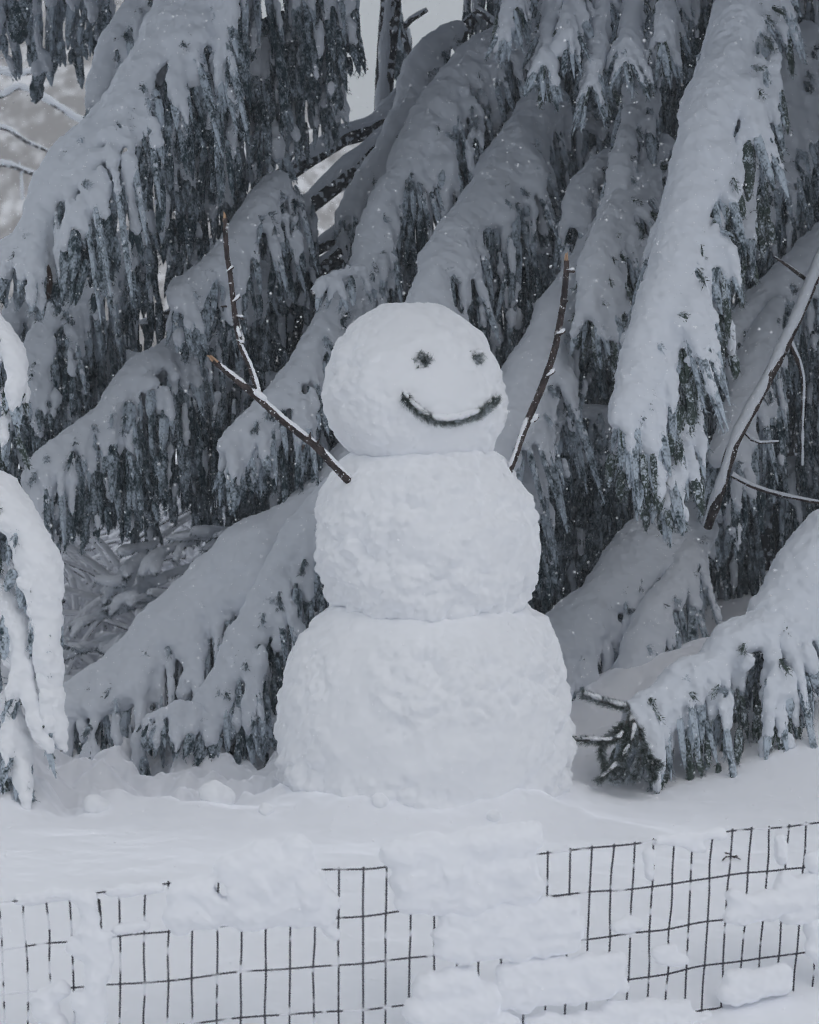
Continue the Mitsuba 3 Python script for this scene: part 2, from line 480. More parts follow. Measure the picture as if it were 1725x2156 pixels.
def ground_z(x, y):
    p = np.stack([x, y, np.zeros_like(x)], -1)
    z = 0.05 * (meshkit.fbm(p * 1.1, 3, 5) - 0.5)
    z = z - 0.16 * sstep(5.2, 3.6, y) - 0.25 * sstep(3.9, 2.0, y)
    # the patch left of the figure where the snow was taken, rough and a little lower, with a lip on its near side
    m = sstep(-0.05, -0.35, x - 0.0) * sstep(5.55, 5.85, y + 0.12 * np.sin(3 * x)) * sstep(6.95, 6.6, y) * sstep(-2.4, -1.5, x)
    lump = meshkit.fbm(p * 7.0, 3, 11)
    crumb = meshkit.fbm(p * 16.0, 3, 12)
    z = z + m * (-0.04 + 0.26 * (lump - 0.46) + 0.07 * (crumb - 0.5))
    lip = np.exp(-((y - (5.62 - 0.10 * x + 0.05 * np.sin(5 * x))) / 0.11)**2) * sstep(0.9, 0.3, x) * sstep(-2.2, -1.0, x)
    z = z + lip * (0.01 + 0.08 * meshkit.fbm(p * 6.0, 3, 23))
    # skirt of packed snow round the figure's foot
    d = np.hypot((x - 0.045) / 1.0, (y - 6.0) / 1.0)
    z = z + 0.05 * np.exp(-((d - 0.44) / 0.10)**2) * (0.35 + 1.1 * meshkit.fbm(p * 9, 3, 31))
    # drifts under the trees
    z = z + 0.22 * sstep(0.55, 1.6, x) * sstep(6.2, 7.6, y) + 0.17 * np.exp(-((x - 0.74) / 0.30)**2 - ((y - 6.95) / 0.30)**2) * (0.5 + meshkit.fbm(p * 4.0, 3, 51)) + 0.14 * np.exp(-((x - 1.05) / 0.2)**2 - ((y - 6.9) / 0.25)**2) * (0.4 + 1.2 * meshkit.fbm(p * 5.0, 3, 52))
    z = z + 0.05 * np.exp(-((x - 0.85) / 0.25)**2 - ((y - 6.45) / 0.2)**2)
    z = z + 0.16 * sstep(0.62, 1.35, x + 0.05 * np.sin(4 * y)) * sstep(5.5, 6.35, y) + 0.07 * np.exp(-((x - 0.92) / 0.14)**2 - ((y - 6.5) / 0.16)**2)
    z = z + 0.10 * np.exp(-((x + 1.35) / 0.25)**2 - ((y - 5.75) / 0.25)**2)
    # fine relief of settled and drifted snow
    near = sstep(9, 7, y) * sstep(2.6, 3.2, y)
    z = z + near * (0.016 * (meshkit.fbm(p * np.array([5.0, 9.0, 1]), 3, 41) - 0.5))
    # it climbs away behind the trees
    z = z + 0.9 * sstep(9, 20, y)
    return z


gx = axis_steps(-75, 75, 0.016, -1.75, 1.75)
gy = axis_steps(-16, 116, 0.016, 3.55, 6.9)
GX, GY = np.meshgrid(gx, gy)
GZ = ground_z(GX, GY)
i, j = np.meshgrid(np.arange(len(gy) - 1), np.arange(len(gx) - 1), indexing='ij')
q = i * len(gx) + j
gf = np.concatenate([np.stack([q, q + 1, q + len(gx)], -1).reshape(-1, 3), np.stack([q + 1, q + len(gx) + 1, q + len(gx)], -1).reshape(-1, 3)])
add('snowy_ground', (np.stack([GX, GY, GZ], -1).reshape(-1, 3), gf), 'powder_snow')
labels['snowy_ground'] = {'label': 'smooth deep snow covering the ground in front of the trees', 'kind': 'structure'}

hx, hy = np.meshgrid(np.linspace(-70, 70, 220), np.linspace(34, 110, 90))
hz = 0.2 + (7.2 - 0.55 * np.maximum(hx, -16) * sstep(20, -6, hx)) * sstep(34, 66, hy)**0.9 + 3.0 * (meshkit.fbm(np.stack([hx * 0.25, hy * 0.12, hx * 0], -1), 4, 3) - 0.5) * sstep(34, 60, hy)
i, j = np.meshgrid(np.arange(89), np.arange(219), indexing='ij')
q = i * 220 + j
add('hillside', (np.stack([hx, hy, hz], -1).reshape(-1, 3), np.concatenate([np.stack([q, q + 1, q + 220], -1).reshape(-1, 3), np.stack([q + 1, q + 221, q + 220], -1).reshape(-1, 3)])), 'hill_brush')
labels['hillside'] = {'label': 'grey brushy hillside fading out in the falling snow', 'kind': 'structure'}

scene['haze'] = {'type': 'cube', 'to_world': T().translate([0, 50, 10]).scale([80, 72, 14]), 'bsdf': {'type': 'null'}, 'interior': {'type': 'ref', 'id': 'air'}}
labels['haze'] = {'label': 'thin pale air of the snowfall', 'category': 'haze', 'kind': 'stuff'}

# a bare tree far left with snow along its limbs
bare = thing('bare_tree', 'bare leafless tree with thin white snow lined limbs, far behind at upper left', 'tree')
limb(bare, [(-420, 1000, 14, 0.16), (-400, 600, 14, 0.14), (-330, 300, 14, 0.12), (-300, -200, 14, 0.08)], 1, 0, name='trunk')
limb(bare, [(-330, 300, 14, 0.04), (-120, 240, 14, 0.024), (0, 203, 14, 0.018), (38, 184, 14, 0.016), (75, 197, 14, 0.014), (110, 216, 14, 0.010)], 2, 1.35)
limb(bare, [(75, 197, 14, 0.02), (128, 228, 13.9, 0.02), (155, 247, 13.9, 0.018), (192, 260, 13.9, 0.012)], 3, 1.35)
limb(bare, [(-320, 420, 15, 0.04), (-100, 360, 15, 0.03), (0, 345, 15, 0.022), (60, 362, 15, 0.02), (100, 372, 15, 0.012)], 4, 1.35)
limb(bare, [(-100, 360, 15, 0.03), (-10, 270, 15, 0.02), (60, 300, 15, 0.016), (130, 330, 15, 0.01)], 5, 1.0)
limb(bare, [(0, 150, 14, 0.02), (35, 155, 14, 0.02), (75, 150, 14, 0.015), (110, 140, 14, 0.01)], 6, 1.35)
limb(bare, [(48, 420, 15, 0.014), (45, 370, 15, 0.012), (40, 340, 15, 0.008)], 7, 0.8)

# a tangle of snowed-in brush seen through the gap at the left
rng = np.random.default_rng(77)
brush = thing('snowy_shrub', 'tangle of thin arching stems buried in white snow, seen through the gap at left', 'shrub')
st, sn = [], []
for _ in range(620):
    Y = rng.uniform(8.2, 13.5)
    a = pt(rng.uniform(40, 500), 1200, Y)
    a[2] = float(ground_z(np.array(a[0]), np.array(Y))) - 0.03
    l, az = rng.uniform(0.15, 0.75), rng.uniform(-1.4, 1.4)
    t = np.linspace(0, 1, 9)[:, None]
    p = a + np.array([az * l, rng.uniform(-.2, .2), 0]) * t + np.array([0, 0, 1]) * (l * rng.uniform(.7, 1.5) * t - l * rng.uniform(.4, .9) * t**2)
    r = rng.uniform(0.006, 0.011)
    st.append(tube(p, r * (1.1 - 0.5 * t[:, 0]), 4, cap=False))
    sn.append(tube(p + np.array([0, -0.006, 0.010]), r * rng.uniform(1.1, 2.3) * (0.5 + meshkit.noise(np.c_[p[:, :1] * 9, p[:, 1:] * 9])), 5, cap=False))
part(brush, 'stems', join(st), 'limb_bark', kind='stuff')
part(brush, 'snow', join(sn), 'soft_snow', kind='stuff')

# ------------------------------------------------------------------ the big weeping spruce
tree = thing('weeping_spruce', 'large weeping spruce with snow laden drooping branches behind the snowman', 'tree')
part(tree, 'trunk', tube(spline([[*pt(1600, 1500, 8.9), 0.20], [*pt(1610, 900, 8.9), 0.18], [*pt(1640, 300, 8.9), 0.16], [*pt(1640, -500, 8.9), 0.13], [*pt(1640, -1600, 8.9), 0.07]], 60)[0][:, :3],
                         np.linspace(0.2, 0.07, 60), 14, 0.012, 9, 1), 'limb_bark')
bough_args = []


def B(pts, seed, **k):
    return bough(tree, pts, seed, **k)


# back curtains: dark, little snow
BACK = dict(vox=0.014, blend=0.009, cover=0.45, rime=0.06, tufts=0, dens=62, back=0.5, fat=0.05, pod_r=0.018, amp=0.006, nn=150, tongues=5)
B([(40, 560, 8.3, .03, .10, .9), (250, 500, 8.3, .03, .10, .7), (480, 520, 8.4, .03, .1, .7), (700, 560, 8.4, .03, .1, .7), (900, 540, 8.5, .03, .1, .8)], 301, **BACK)
B([(420, 780, 8.1, .03, .12, .7), (620, 800, 8.1, .03, .12, .7), (800, 780, 8.2, .03, .12, .7), (960, 760, 8.2, .03, .12, .7)], 303, **BACK)
B([(960, 300, 8.5, .03, .10, .75), (1040, 240, 8.5, .03, .10, .8), (1240, 260, 8.6, .03, .1, .8), (1420, 300, 8.6, .03, .1, .8)], 304, **BACK)
B([(980, 560, 8.2, .03, .12, .8), (1150, 520, 8.3, .03, .12, .9), (1330, 560, 8.3, .03, .1, .9), (1480, 620, 8.4, .03, .1, .9)], 305, **BACK)
B([(1040, 900, 8.0, .03, .12, .8), (1200, 860, 8.0, .03, .12, .8), (1380, 900, 8.1, .03, .1, .8), (1560, 980, 8.1, .03, .1, .7), (1760, 960, 8.1, .03, .1, .7)], 306, **BACK)
B([(1480, 300, 8.4, .03, .12, .9), (1620, 280, 8.4, .03, .12, .9), (1780, 300, 8.4, .03, .12, .9)], 307, **BACK)
B([(1520, 700, 8.0, .03, .12, .8), (1640, 660, 8.0, .03, .12, .9), (1790, 700, 8.0, .03, .12, .8)], 308, **BACK)
B([(960, -60, 8.6, .03, .12, .45), (1080, -80, 8.6, .03, .12, .9), (1300, -60, 8.6, .03, .1, .9), (1500, -60, 8.6, .03, .1, .9), (1780, -60, 8.6, .03, .12, .9)], 309, **BACK)
B([(130, 960, 8.4, .03, .10, .40), (300, 900, 8.4, .03, .10, .5), (520, 900, 8.3, .03, .1, .6), (700, 960, 8.2, .03, .1, .6)], 310, **BACK)

tree3 = thing('weeping_spruce', 'dark shaded spruce standing farther back, seen between the boughs of the big one', 'tree')
part(tree3, 'trunk', tube(np.array([pt(1150, 1500, 10.6), pt(1140, 400, 10.6), pt(1130, -900, 10.6)]), [.16, .13, .08], 12, .01), 'limb_bark')
for r, (v0, us) in enumerate(((-120, (1050, 1200, 1450, 1800)), (300, (1030, 1180, 1450, 1800)), (700, (480, 760, 1100, 1450, 1800)), (1000, (520, 800, 1100, 1450, 1800)))):
    bough(tree3, [(u, v0 + 60 * math.sin(u), 9.6 + 0.2 * math.cos(u), .03, .25, 1.1) for u in us], 330 + r, vox=0.02, blend=0.01, cover=0.35, dens=75, back=0.5, fat=0.0, pod_r=0.03, nn=45, rime=0.0, tufts=0, tongues=3)

B([(1120, 700, 8.3, .03, .12, .7), (1260, 690, 8.4, .03, .12, .7), (1420, 720, 8.4, .03, .12, .7)], 312, **BACK)
B([(430, 620, 8.2, .03, .12, .5), (560, 610, 8.2, .03, .12, .5), (700, 640, 8.2, .03, .12, .5)], 313, **BACK)

# upper left curtain: strands from branches above the frame
CUR = dict(vox=0.011, blend=0.008, cover=0.8, dens=75, back=0.4, fat=0.35, pod_r=0.019, amp=0.008, nn=220)
B([(390, -70, 7.45, .06, .14, .75), (560, -110, 7.5, .05, .14, .7), (730, -100, 7.6, .05, .12, .55)], 21, **CUR)
B([(370, 130, 7.55, .035, .12, .72), (520, 70, 7.6, .035, .12, .60), (700, 10, 7.7, .03, .08, .42)], 22, **CUR)
B([(300, 330, 7.5, .035, .12, .5), (430, 290, 7.6, .035, .12, .45), (560, 230, 7.7, .03, .1, .36), (690, 150, 7.8, .03, .06, .22)], 23, **CUR)
B([(-60, -40, 8.9, .05, .10, .45), (60, -60, 8.9, .05, .10, .48), (160, -60, 8.8, .05, .10, .58), (230, -90, 8.7, .05, .10, .5)], 24, **{**CUR, 'dens': 30, 'cover': 1.0, 'rime': 0.7, 'pod_r': 0.024})

# left: the long upper bough and the pads behind it
B([(470, -170, 7.2, .07, .20, .45), (400, -60, 7.15, .07, .22, .5), (330, 60, 7.05, .065, .21, .55), (270, 150, 7.0, .06, .19, .55), (215, 240, 6.95, .055, .18, .5), (140, 310, 6.9, .05, .15, .42),
   (90, 390, 6.85, .045, .12, .36), (60, 470, 6.82, .045, .09, .22), (20, 520, 6.8, .04, .06, .14), (-60, 565, 6.8, .04, .06, .12)], 1, wide=0.95, vox=0.010, cover=0.82, dens=80, fat=0.45, pod_r=0.019)
B([(330, -60, 7.5, .06, .10, .2), (268, 40, 7.45, .065, .10, .22), (225, 120, 7.4, .06, .09, .2), (200, 200, 7.35, .05, .06, .1)], 2, vox=0.012, cover=0.82, dens=28)
B([(300, 500, 7.6, .06, .12, .45), (205, 572, 7.5, .07, .14, .5), (130, 650, 7.4, .065, .14, .5), (90, 690, 7.35, .055, .12, .42), (55, 765, 7.3, .05, .08, .28)], 3, cover=0.78, dens=73, vox=0.011)
B([(-80, 690, 7.6, .06, .12, .5), (0, 700, 7.6, .06, .12, .55), (40, 640, 7.7, .05, .12, .5)], 33, cover=0.74, dens=63, vox=0.012)
B([(480, 690, 7.45, .06, .13, .42), (410, 700, 7.4, .07, .16, .5), (340, 745, 7.3, .065, .17, .52), (280, 790, 7.25, .06, .16, .48), (225, 863, 7.2, .05, .14, .42), (160, 915, 7.15, .05, .12, .38),
   (110, 950, 7.1, .05, .10, .34), (76, 990, 7.1, .045, .08, .24), (68, 1040, 7.1, .04, .05, .1)], 4, cover=0.80, dens=80, vox=0.010)
B([(590, 380, 7.5, .05, .10, .3), (555, 420, 7.4, .06, .12, .35), (500, 500, 7.3, .065, .13, .34), (450, 560, 7.22, .065, .13, .3), (395, 605, 7.15, .075, .11, .24), (382, 625, 7.1, .07, .06, .16)], 5, cover=0.82, dens=59, fat=0.5)
B([(640, 420, 7.9, .04, .10, .4), (570, 480, 7.8, .04, .1, .45), (520, 600, 7.7, .04, .1, .45)], 55, cover=0.74, dens=59, vox=0.012)
B([(800, 540, 7.4, .05, .11, .4), (740, 612, 7.3, .06, .12, .4), (695, 668, 7.2, .06, .13, .36), (630, 763, 7.1, .055, .13, .36), (585, 828, 7.05, .05, .12, .34), (530, 880, 7.0, .045, .10, .26), (478, 936, 6.95, .035, .05, .1)], 6,
  cover=0.80, dens=63)
# middle
B([(1110, 60, 8.0, .055, .10, .4), (1030, 80, 7.9, .065, .15, .5), (980, 128, 7.8, .065, .17, .55), (927, 195, 7.7, .06, .17, .55), (880, 280, 7.6, .055, .14, .48), (840, 365, 7.5, .05, .13, .44), (795, 430, 7.4, .045, .11, .38), (765, 555, 7.35, .04, .06, .16)], 7, wide=0.7,
  cover=0.78, dens=80)
B([(960, 60, 8.3, .07, .12, .3), (890, 120, 8.2, .07, .12, .3), (840, 260, 8.1, .06, .10, .3), (800, 330, 8.0, .05, .10, .25), (740, 430, 7.9, .05, .1, .3)], 77, cover=0.78, dens=45, vox=0.013)
B([(1160, 190, 7.9, .05, .08, .35), (1130, 225, 7.8, .07, .15, .5), (1080, 290, 7.6, .07, .19, .55), (1050, 345, 7.5, .07, .16, .62), (1005, 420, 7.35, .065, .13, .62), (955, 485, 7.2, .065, .12, .55), (918, 560, 7.05, .065, .10, .4), (885, 660, 6.9, .065, .10, .12)], 8, wide=0.9, fatness=1.0,
  cover=0.78, dens=73, smooth_pad=True)
B([(760, 570, 7.1, .018, .02, .12), (710, 580, 7.0, .018, .02, .1), (655, 610, 6.95, .016, .02, .03)], 88, cover=0.82, dens=38, vox=0.008, pod_r=0.016)
# tongues hanging at the top
for a, (u, v0, v1, w, sd) in enumerate(((1262, -80, 165, .055, 91), (1408, -120, 75, .05, 92), (1165, -100, 120, .03, 93), (1205, -100, 60, .03, 94), (1090, -120, 30, .03, 95), (1330, -60, 120, .03, 96))):
    B([(u + 12, v0, 7.25, .035, .03, .1), (u, (v0 + v1) / 2, 7.1, .035, .04, .12), (u - 10, v1 - 35, 6.98, w * .85, w * .7, .16), (u - 14, v1, 6.93, w * .75, w * .7, .10)], sd, cover=0.74, dens=95, vox=0.009, fat=0.1, pod_r=0.014,
      needle='green_needles', back=0.5)
# right centre
B([(1360, 40, 7.6, .03, .04, .4), (1340, 120, 7.5, .04, .06, .4), (1335, 230, 7.4, .045, .07, .4), (1305, 320, 7.3, .035, .06, .3), (1290, 440, 7.25, .025, .05, .2)], 10, cover=0.74, dens=70)
B([(1320, 320, 7.7, .06, .12, .5), (1280, 345, 7.6, .07, .14, .5), (1240, 375, 7.5, .07, .13, .5), (1215, 410, 7.45, .06, .09, .4), (1208, 450, 7.4, .05, .05, .2)], 11, cover=0.74, dens=59, vox=0.012)
B([(1400, 300, 7.5, .04, .08, .4), (1345, 365, 7.35, .055, .13, .45), (1300, 440, 7.2, .06, .16, .5), (1265, 520, 7.05, .055, .14, .45), (1248, 600, 6.95, .045, .10, .3), (1240, 650, 6.9, .04, .06, .14)], 12, wide=0.8, cover=0.80, dens=77,
  needle='green_needles')
B([(1300, 450, 7.5, .06, .07, .2), (1250, 520, 7.4, .07, .10, .25), (1195, 610, 7.25, .07, .11, .3), (1145, 700, 7.1, .07, .11, .3), (1100, 790, 7.0, .07, .11, .3), (1060, 900, 6.9, .07, .10, .3), (1020, 1010, 6.85, .06, .1, .2)], 13, wide=0.95, fatness=1.0,
  cover=0.78, dens=38, vox=0.012)
B([(1190, 760, 7.35, .05, .10, .4), (1140, 850, 7.25, .055, .10, .45), (1110, 960, 7.15, .05, .10, .45), (1110, 1060, 7.1, .04, .08, .3)], 14, cover=0.70, dens=59, vox=0.012)
# the near right bough
B([(1575, -200, 6.95, .085, .15, .4), (1562, -20, 6.85, .085, .16, .4), (1530, 120, 6.75, .085, .17, .4), (1485, 270, 6.65, .08, .17, .42), (1455, 400, 6.58, .075, .15, .45), (1425, 520, 6.5, .07, .15, .5), (1385, 630, 6.42, .065, .15, .52),
   (1350, 740, 6.35, .055, .13, .5), (1335, 830, 6.3, .055, .10, .38), (1305, 880, 6.25, .04, .05, .12)], 15, wide=0.72, fatness=1.0, cover=0.82, dens=84, vox=0.009, needle='green_needles', pod_r=0.020, back=0.45)
B([(1425, 700, 6.5, .045, .10, .4), (1420, 800, 6.45, .045, .10, .45), (1405, 900, 6.4, .035, .07, .33), (1395, 980, 6.38, .025, .05, .2)], 16, cover=0.66, dens=95, vox=0.009, needle='green_needles', pod_r=0.020, back=0.5)
B([(1600, 60, 7.0, .04, .08, .5), (1580, 180, 6.95, .04, .08, .5), (1560, 330, 6.9, .03, .07, .4), (1550, 450, 6.88, .025, .05, .3)], 17, cover=0.70, dens=70, needle='green_needles')
# far right
B([(1740, 480, 7.7, .05, .10, .3), (1685, 550, 7.6, .07, .14, .35), (1620, 610, 7.5, .075, .14, .4), (1560, 670, 7.4, .06, .12, .4), (1515, 725, 7.35, .05, .08, .25)], 18, wide=0.8, cover=0.78, dens=45, vox=0.012)
B([(1640, 640, 7.4, .055, .10, .35), (1600, 720, 7.3, .065, .12, .35), (1560, 830, 7.2, .06, .12, .4), (1520, 960, 7.1, .055, .10, .35)], 19, cover=0.74, dens=45, vox=0.012)
B([(1700, 60, 8.0, .06, .12, .6), (1660, 180, 7.9, .07, .14, .6), (1640, 330, 7.8, .06, .14, .6), (1620, 430, 7.8, .05, .1, .5)], 20, cover=0.70, dens=59, vox=0.014)
limb(tree, [(1780, 440, 7.05, .022), (1735, 533, 7.0, .022), (1672, 683, 6.9, .021), (1612, 808, 6.85, .021), (1547, 933, 6.8, .02), (1517, 1033, 6.78, .019), (1490, 1110, 6.85, .016)], 41, .85, wob=.006, name='branch', bark='stick_bark')
for sd, w in ((54, [(1560, 900, 6.85, .007), (1590, 930, 6.8, .005), (1640, 930, 6.8, .003)]), (55, [(1700, 590, 7.0, .008), (1660, 560, 6.95, .006), (1630, 540, 6.95, .004)])):
    limb(tree, w, sd, .8, name='branch', bark='stick_bark')
limb(tree, [(1655, 700, 6.9, .010), (1690, 790, 6.9, .008), (1690, 900, 6.9, .006), (1690, 980, 6.9, .005)], 42, .9, name='branch', bark='stick_bark')
limb(tree, [(1540, 1000, 7.0, .009), (1600, 1030, 7.0, .008), (1680, 1050, 7.0, .007), (1740, 1060, 7.0, .006)], 43, .9, name='branch', bark='stick_bark')
# bare inner limbs in the middle gap
for sd, p in ((44, [(830, -120, 8.6, .045), (822, 20, 8.6, .045), (812, 140, 8.6, .042), (806, 260, 8.6, .04), (800, 400, 8.6, .035)]),
              (45, [(1000, 40, 8.5, .03), (880, 150, 8.5, .035), (800, 258, 8.4, .04), (720, 290, 8.3, .04), (660, 330, 8.2, .035), (560, 400, 8.1, .03)]),
              (46, [(900, 240, 8.4, .05), (800, 310, 8.3, .055), (730, 365, 8.2, .05), (640, 440, 8.1, .04)]),
              (47, [(870, 400, 8.2, .03), (760, 462, 8.1, .035), (690, 510, 8.0, .03), (600, 560, 7.9, .03)]),
              (48, [(880, 430, 8.1, .035), (750, 510, 8.0, .04), (680, 560, 7.95, .035), (590, 610, 7.9, .03)]),
              (49, [(500, 620, 7.9, .03), (390, 655, 7.8, .03), (300, 690, 7.8, .03)]),
              (50, [(1000, 20, 8.0, .016), (1070, 62, 8.0, .014), (1110, 55, 8.0, .012)]),
              (51, [(870, 130, 8.4, .018), (850, 60, 8.4, .014), (900, 20, 8.4, .010)])):
    limb(tree, p, sd, .75, name='branch')
# low boughs at the left, sweeping down to the ground
B([(760, 940, 7.15, .075, .12, .1), (690, 1020, 7.05, .085, .15, .15), (610, 1085, 6.98, .09, .17, .3), (530, 1135, 6.95, .09, .19, .55), (440, 1200, 6.92, .09, .20, .58), (370, 1275, 6.9, .085, .20, .5), (290, 1355, 6.87, .08, .18, .40), (210, 1425, 6.85, .07, .14, .26),
   (130, 1480, 6.85, .06, .10, .14)], 25, wide=1.0, fatness=1.05, cover=0.82, dens=59, fat=0.6, zmin=0.0, vox=0.011)
B([(720, 1010, 6.85, .05, .07, .15), (670, 1065, 6.78, .055, .09, .25), (615, 1140, 6.72, .055, .11, .35), (560, 1240, 6.68, .055, .12, .48), (510, 1335, 6.65, .055, .12, .38), (465, 1430, 6.62, .045, .10, .26), (420, 1475, 6.6, .03, .06, .12)], 26, wide=0.8, fatness=1.0, cover=0.82, dens=66, fat=0.5, zmin=0.0)
B([(600, 1500, 6.6, .022, .03, .14), (520, 1480, 6.6, .022, .03, .16), (440, 1500, 6.58, .025, .03, .16), (380, 1492, 6.56, .03, .03, .12), (312, 1512, 6.55, .018, .02, .05)], 27, cover=0.74, dens=70, zmin=0.0, vox=0.009, pod_r=0.018)
rng = np.random.default_rng(12)
for k, (u, v, du, dv, n) in enumerate(((480, 1120, -150, 50, 6), (430, 1190, -190, 90, 6), (330, 1140, -70, 110, 6), (430, 1250, -280, 70, 8), (300, 1340, -190, 55, 7), (640, 1070, -210, 90, 6))):
    lines = [[(u, v, 7.45), (u + du * .5, v + dv * .35, 7.4), (u + du, v + dv, 7.3)]]
    for q in range(n):
        t = rng.uniform(0.1, 0.95)
        a, b = u + du * t, v + dv * (0.7 * t + 0.3 * t * t)
        s = rng.uniform(30, 80)
        w = rng.uniform(-0.2, 1.1)
        lines.append([(a, b, 7.42 - .12 * t), (a - s * .5, b + s * .25 * w, 7.36 - .12 * t + rng.uniform(-.1, .1)), (a - s * math.cos(w * .8), b + s * math.sin(w) * .9, 7.3 + rng.uniform(-.15, .1))])
    spray(tree, lines, 500 + k, r=0.020, snow=0.85, dens=1500)
B([(-80, 770, 8.0, .03, .12, .75), (120, 740, 8.0, .03, .12, .72), (330, 760, 8.0, .03, .12, .62), (460, 790, 8.0, .03, .12, .60)], 311, **BACK)
# low boughs at the right
B([(1500, 1010, 7.5, .07, .14, .25), (1440, 1060, 7.4, .085, .17, .3), (1370, 1110, 7.3, .09, .19, .35), (1310, 1180, 7.2, .085, .17, .4), (1262, 1250, 7.12, .08, .16, .36), (1205, 1300, 7.05, .07, .14, .3), (1160, 1330, 7.0, .06, .1, .2)], 31, wide=0.9, fatness=1.0,
  cover=0.82, dens=52, fat=0.6, vox=0.012, zmin=0.1)
B([(1450, 1160, 7.2, .05, .07, .2), (1425, 1215, 7.1, .06, .10, .25), (1380, 1280, 7.0, .065, .12, .25), (1345, 1350, 6.95, .06, .11, .2), (1330, 1420, 6.9, .055, .08, .1)], 32, cover=0.82, dens=45, fat=0.6, vox=0.012, zmin=0.1)
B([(1820, 1060, 6.5, .11, .20, .4), (1730, 1160, 6.45, .12, .21, .42), (1670, 1225, 6.4, .11, .20, .4), (1620, 1290, 6.36, .085, .14, .3)], 34, wide=1.0, fatness=1.1, cover=0.82, dens=42, fat=0.6, vox=0.011, zmin=0.05)
B([(1640, 1290, 6.35, .075, .12, .35), (1597, 1320, 6.32, .075, .13, .36), (1537, 1345, 6.28, .07, .13, .3), (1500, 1400, 6.24, .065, .13, .28), (1440, 1410, 6.2, .065, .12, .3), (1400, 1455, 6.17, .05, .09, .28), (1330, 1490, 6.12, .035, .05, .2)], 35, wide=0.8, fatness=0.8,
  cover=0.82, dens=63, fat=0.6, needle='green_needles', vox=0.009, zmin=0.03)
# unseen crown above the frame, widened and thickened to shade the boughs below
hub = pt(1640, 300, 8.9)


def world_bough(pts3, r, w, l, seed, t=None, **k):
    uv3 = []
    for w3 in pts3:
        d3 = w3 - CAM
        dd = d3 / (d3 @ FWD)
        uv3.append((862.5 + dd[0] * FOC, 1078 - (dd @ UPV) * FOC, w3[1], r, w, l))
    return bough(t or tree, uv3, seed, **k)


for k in range(40):
    a = -0.5 + k * 0.1                                            # round the trunk, from the right over the front to the left
    lv = k % 3
    r1 = (3.1, 2.8, 2.3)[lv] * (1.45 if 1.75 < a < 3.4 else 1.1 if a > 1.4 else 1.0)
    z0 = (3.65, 4.1, 4.7)[lv]
    c = np.array([hub[0], 8.9, z0])
    pts3 = [c + np.array([math.cos(a) * r1 * t, -math.sin(a) * r1 * t, 0.30 * t - 0.55 * t * t]) for t in (0.1, 0.4, 0.7, 1.0)]
    world_bough(pts3, .08, .50, .22, 400 + k, vox=0.05, blend=0.03, cover=0.4, dens=30, pod_r=0.045, nn=16, tongues=0, rime=0.0, tufts=0, wide=1.1, back=0.5)
# unseen boughs added beyond the frame, right and left, to block side light
for k in range(7):
    y0 = 6.3 + 0.3 * (k % 3)
    world_bough([np.array([2.6, y0 + 1.2, 2.9 - 0.35 * k]), np.array([2.3, y0 + 0.5, 2.75 - 0.4 * k]), np.array([2.05 + 0.1 * (k % 2), y0, 2.3 - 0.4 * k + 0.1])], .08, .2, .6, 440 + k, vox=0.05, blend=0.03, cover=0.5, dens=40, pod_r=0.04, nn=16, tongues=0, rime=0.0, tufts=0)
    world_bough([np.array([-2.9, y0 + 1.0, 2.9 - 0.35 * k]), np.array([-2.6, y0 + 0.5, 2.7 - 0.4 * k]), np.array([-2.3 + 0.1 * (k % 2), y0 + 0.2, 2.3 - 0.4 * k + 0.1])], .08, .2, .6, 450 + k, tree3, vox=0.05, blend=0.03, cover=0.5, dens=40, pod_r=0.04, nn=16, tongues=0, rime=0.0, tufts=0)
# two brown cones under the tip of the upper left bough
for u, v, sd in ((72, 603, 1), (98, 592, 2)):
    c = pt(u, v, 6.75)
    t = np.linspace(0, 1, 22)
    path = c + np.c_[0.004 * np.sin(3 * t), 0 * t, 0.055 - 0.115 * t]
    body = [tube(path, 0.004 + 0.013 * np.sin(np.pi * np.clip(0.12 + 0.85 * t, 0, 1))**0.8, 9)]
    for a in range(90):
        th, z = a * 2.4, a / 90
        r = 0.004 + 0.013 * math.sin(math.pi * min(0.12 + 0.85 * z, 1))**0.8
        o = np.array([math.cos(th), math.sin(th), 0])
        s = np.array([-math.sin(th), math.cos(th), 0])
        b = c + np.array([0.004 * math.sin(3 * z), 0, 0.055 - 0.115 * z]) + o * r * 0.8
        body.append((np.array([b - s * .005, b + s * .005, b + o * .006 - [0, 0, .010]]), np.array([[0, 1, 2]])))
    part(tree + '__branch_013', 'cone', join(body), 'cone_scale', smooth=False)

# ------------------------------------------------------------------ the near spruce at the left edge
tree2 = thing('snow_caked_spruce', 'small spruce at the left edge, its branch caked in thick white snow', 'tree')
part(tree2, 'trunk', tube(spline([[*pt(-260, 1900, 6.1), .05], [*pt(-250, 1200, 6.1), .05], [*pt(-240, 600, 6.1), .04], [*pt(-240, 0, 6.1), .02]], 40)[0][:, :3], np.linspace(.06, .02, 40), 10, .004), 'limb_bark')
N = dict(vox=0.008, blend=0.008, cover=0.85, needle='green_needles', amp=0.010, mat='packed_snow', back=0.5, drape=0.6)
bough(tree2, [(-220, 940, 6.0, .06, .08, .2), (-90, 985, 5.9, .075, .09, .2), (-10, 1040, 5.8, .075, .09, .2), (45, 1095, 5.75, .07, .08, .15), (80, 1160, 5.72, .065, .06, .12), (95, 1240, 5.7, .06, .045, .1)], 61, dens=36, fat=0.5, pod_r=.02, fatness=1.0, **N)
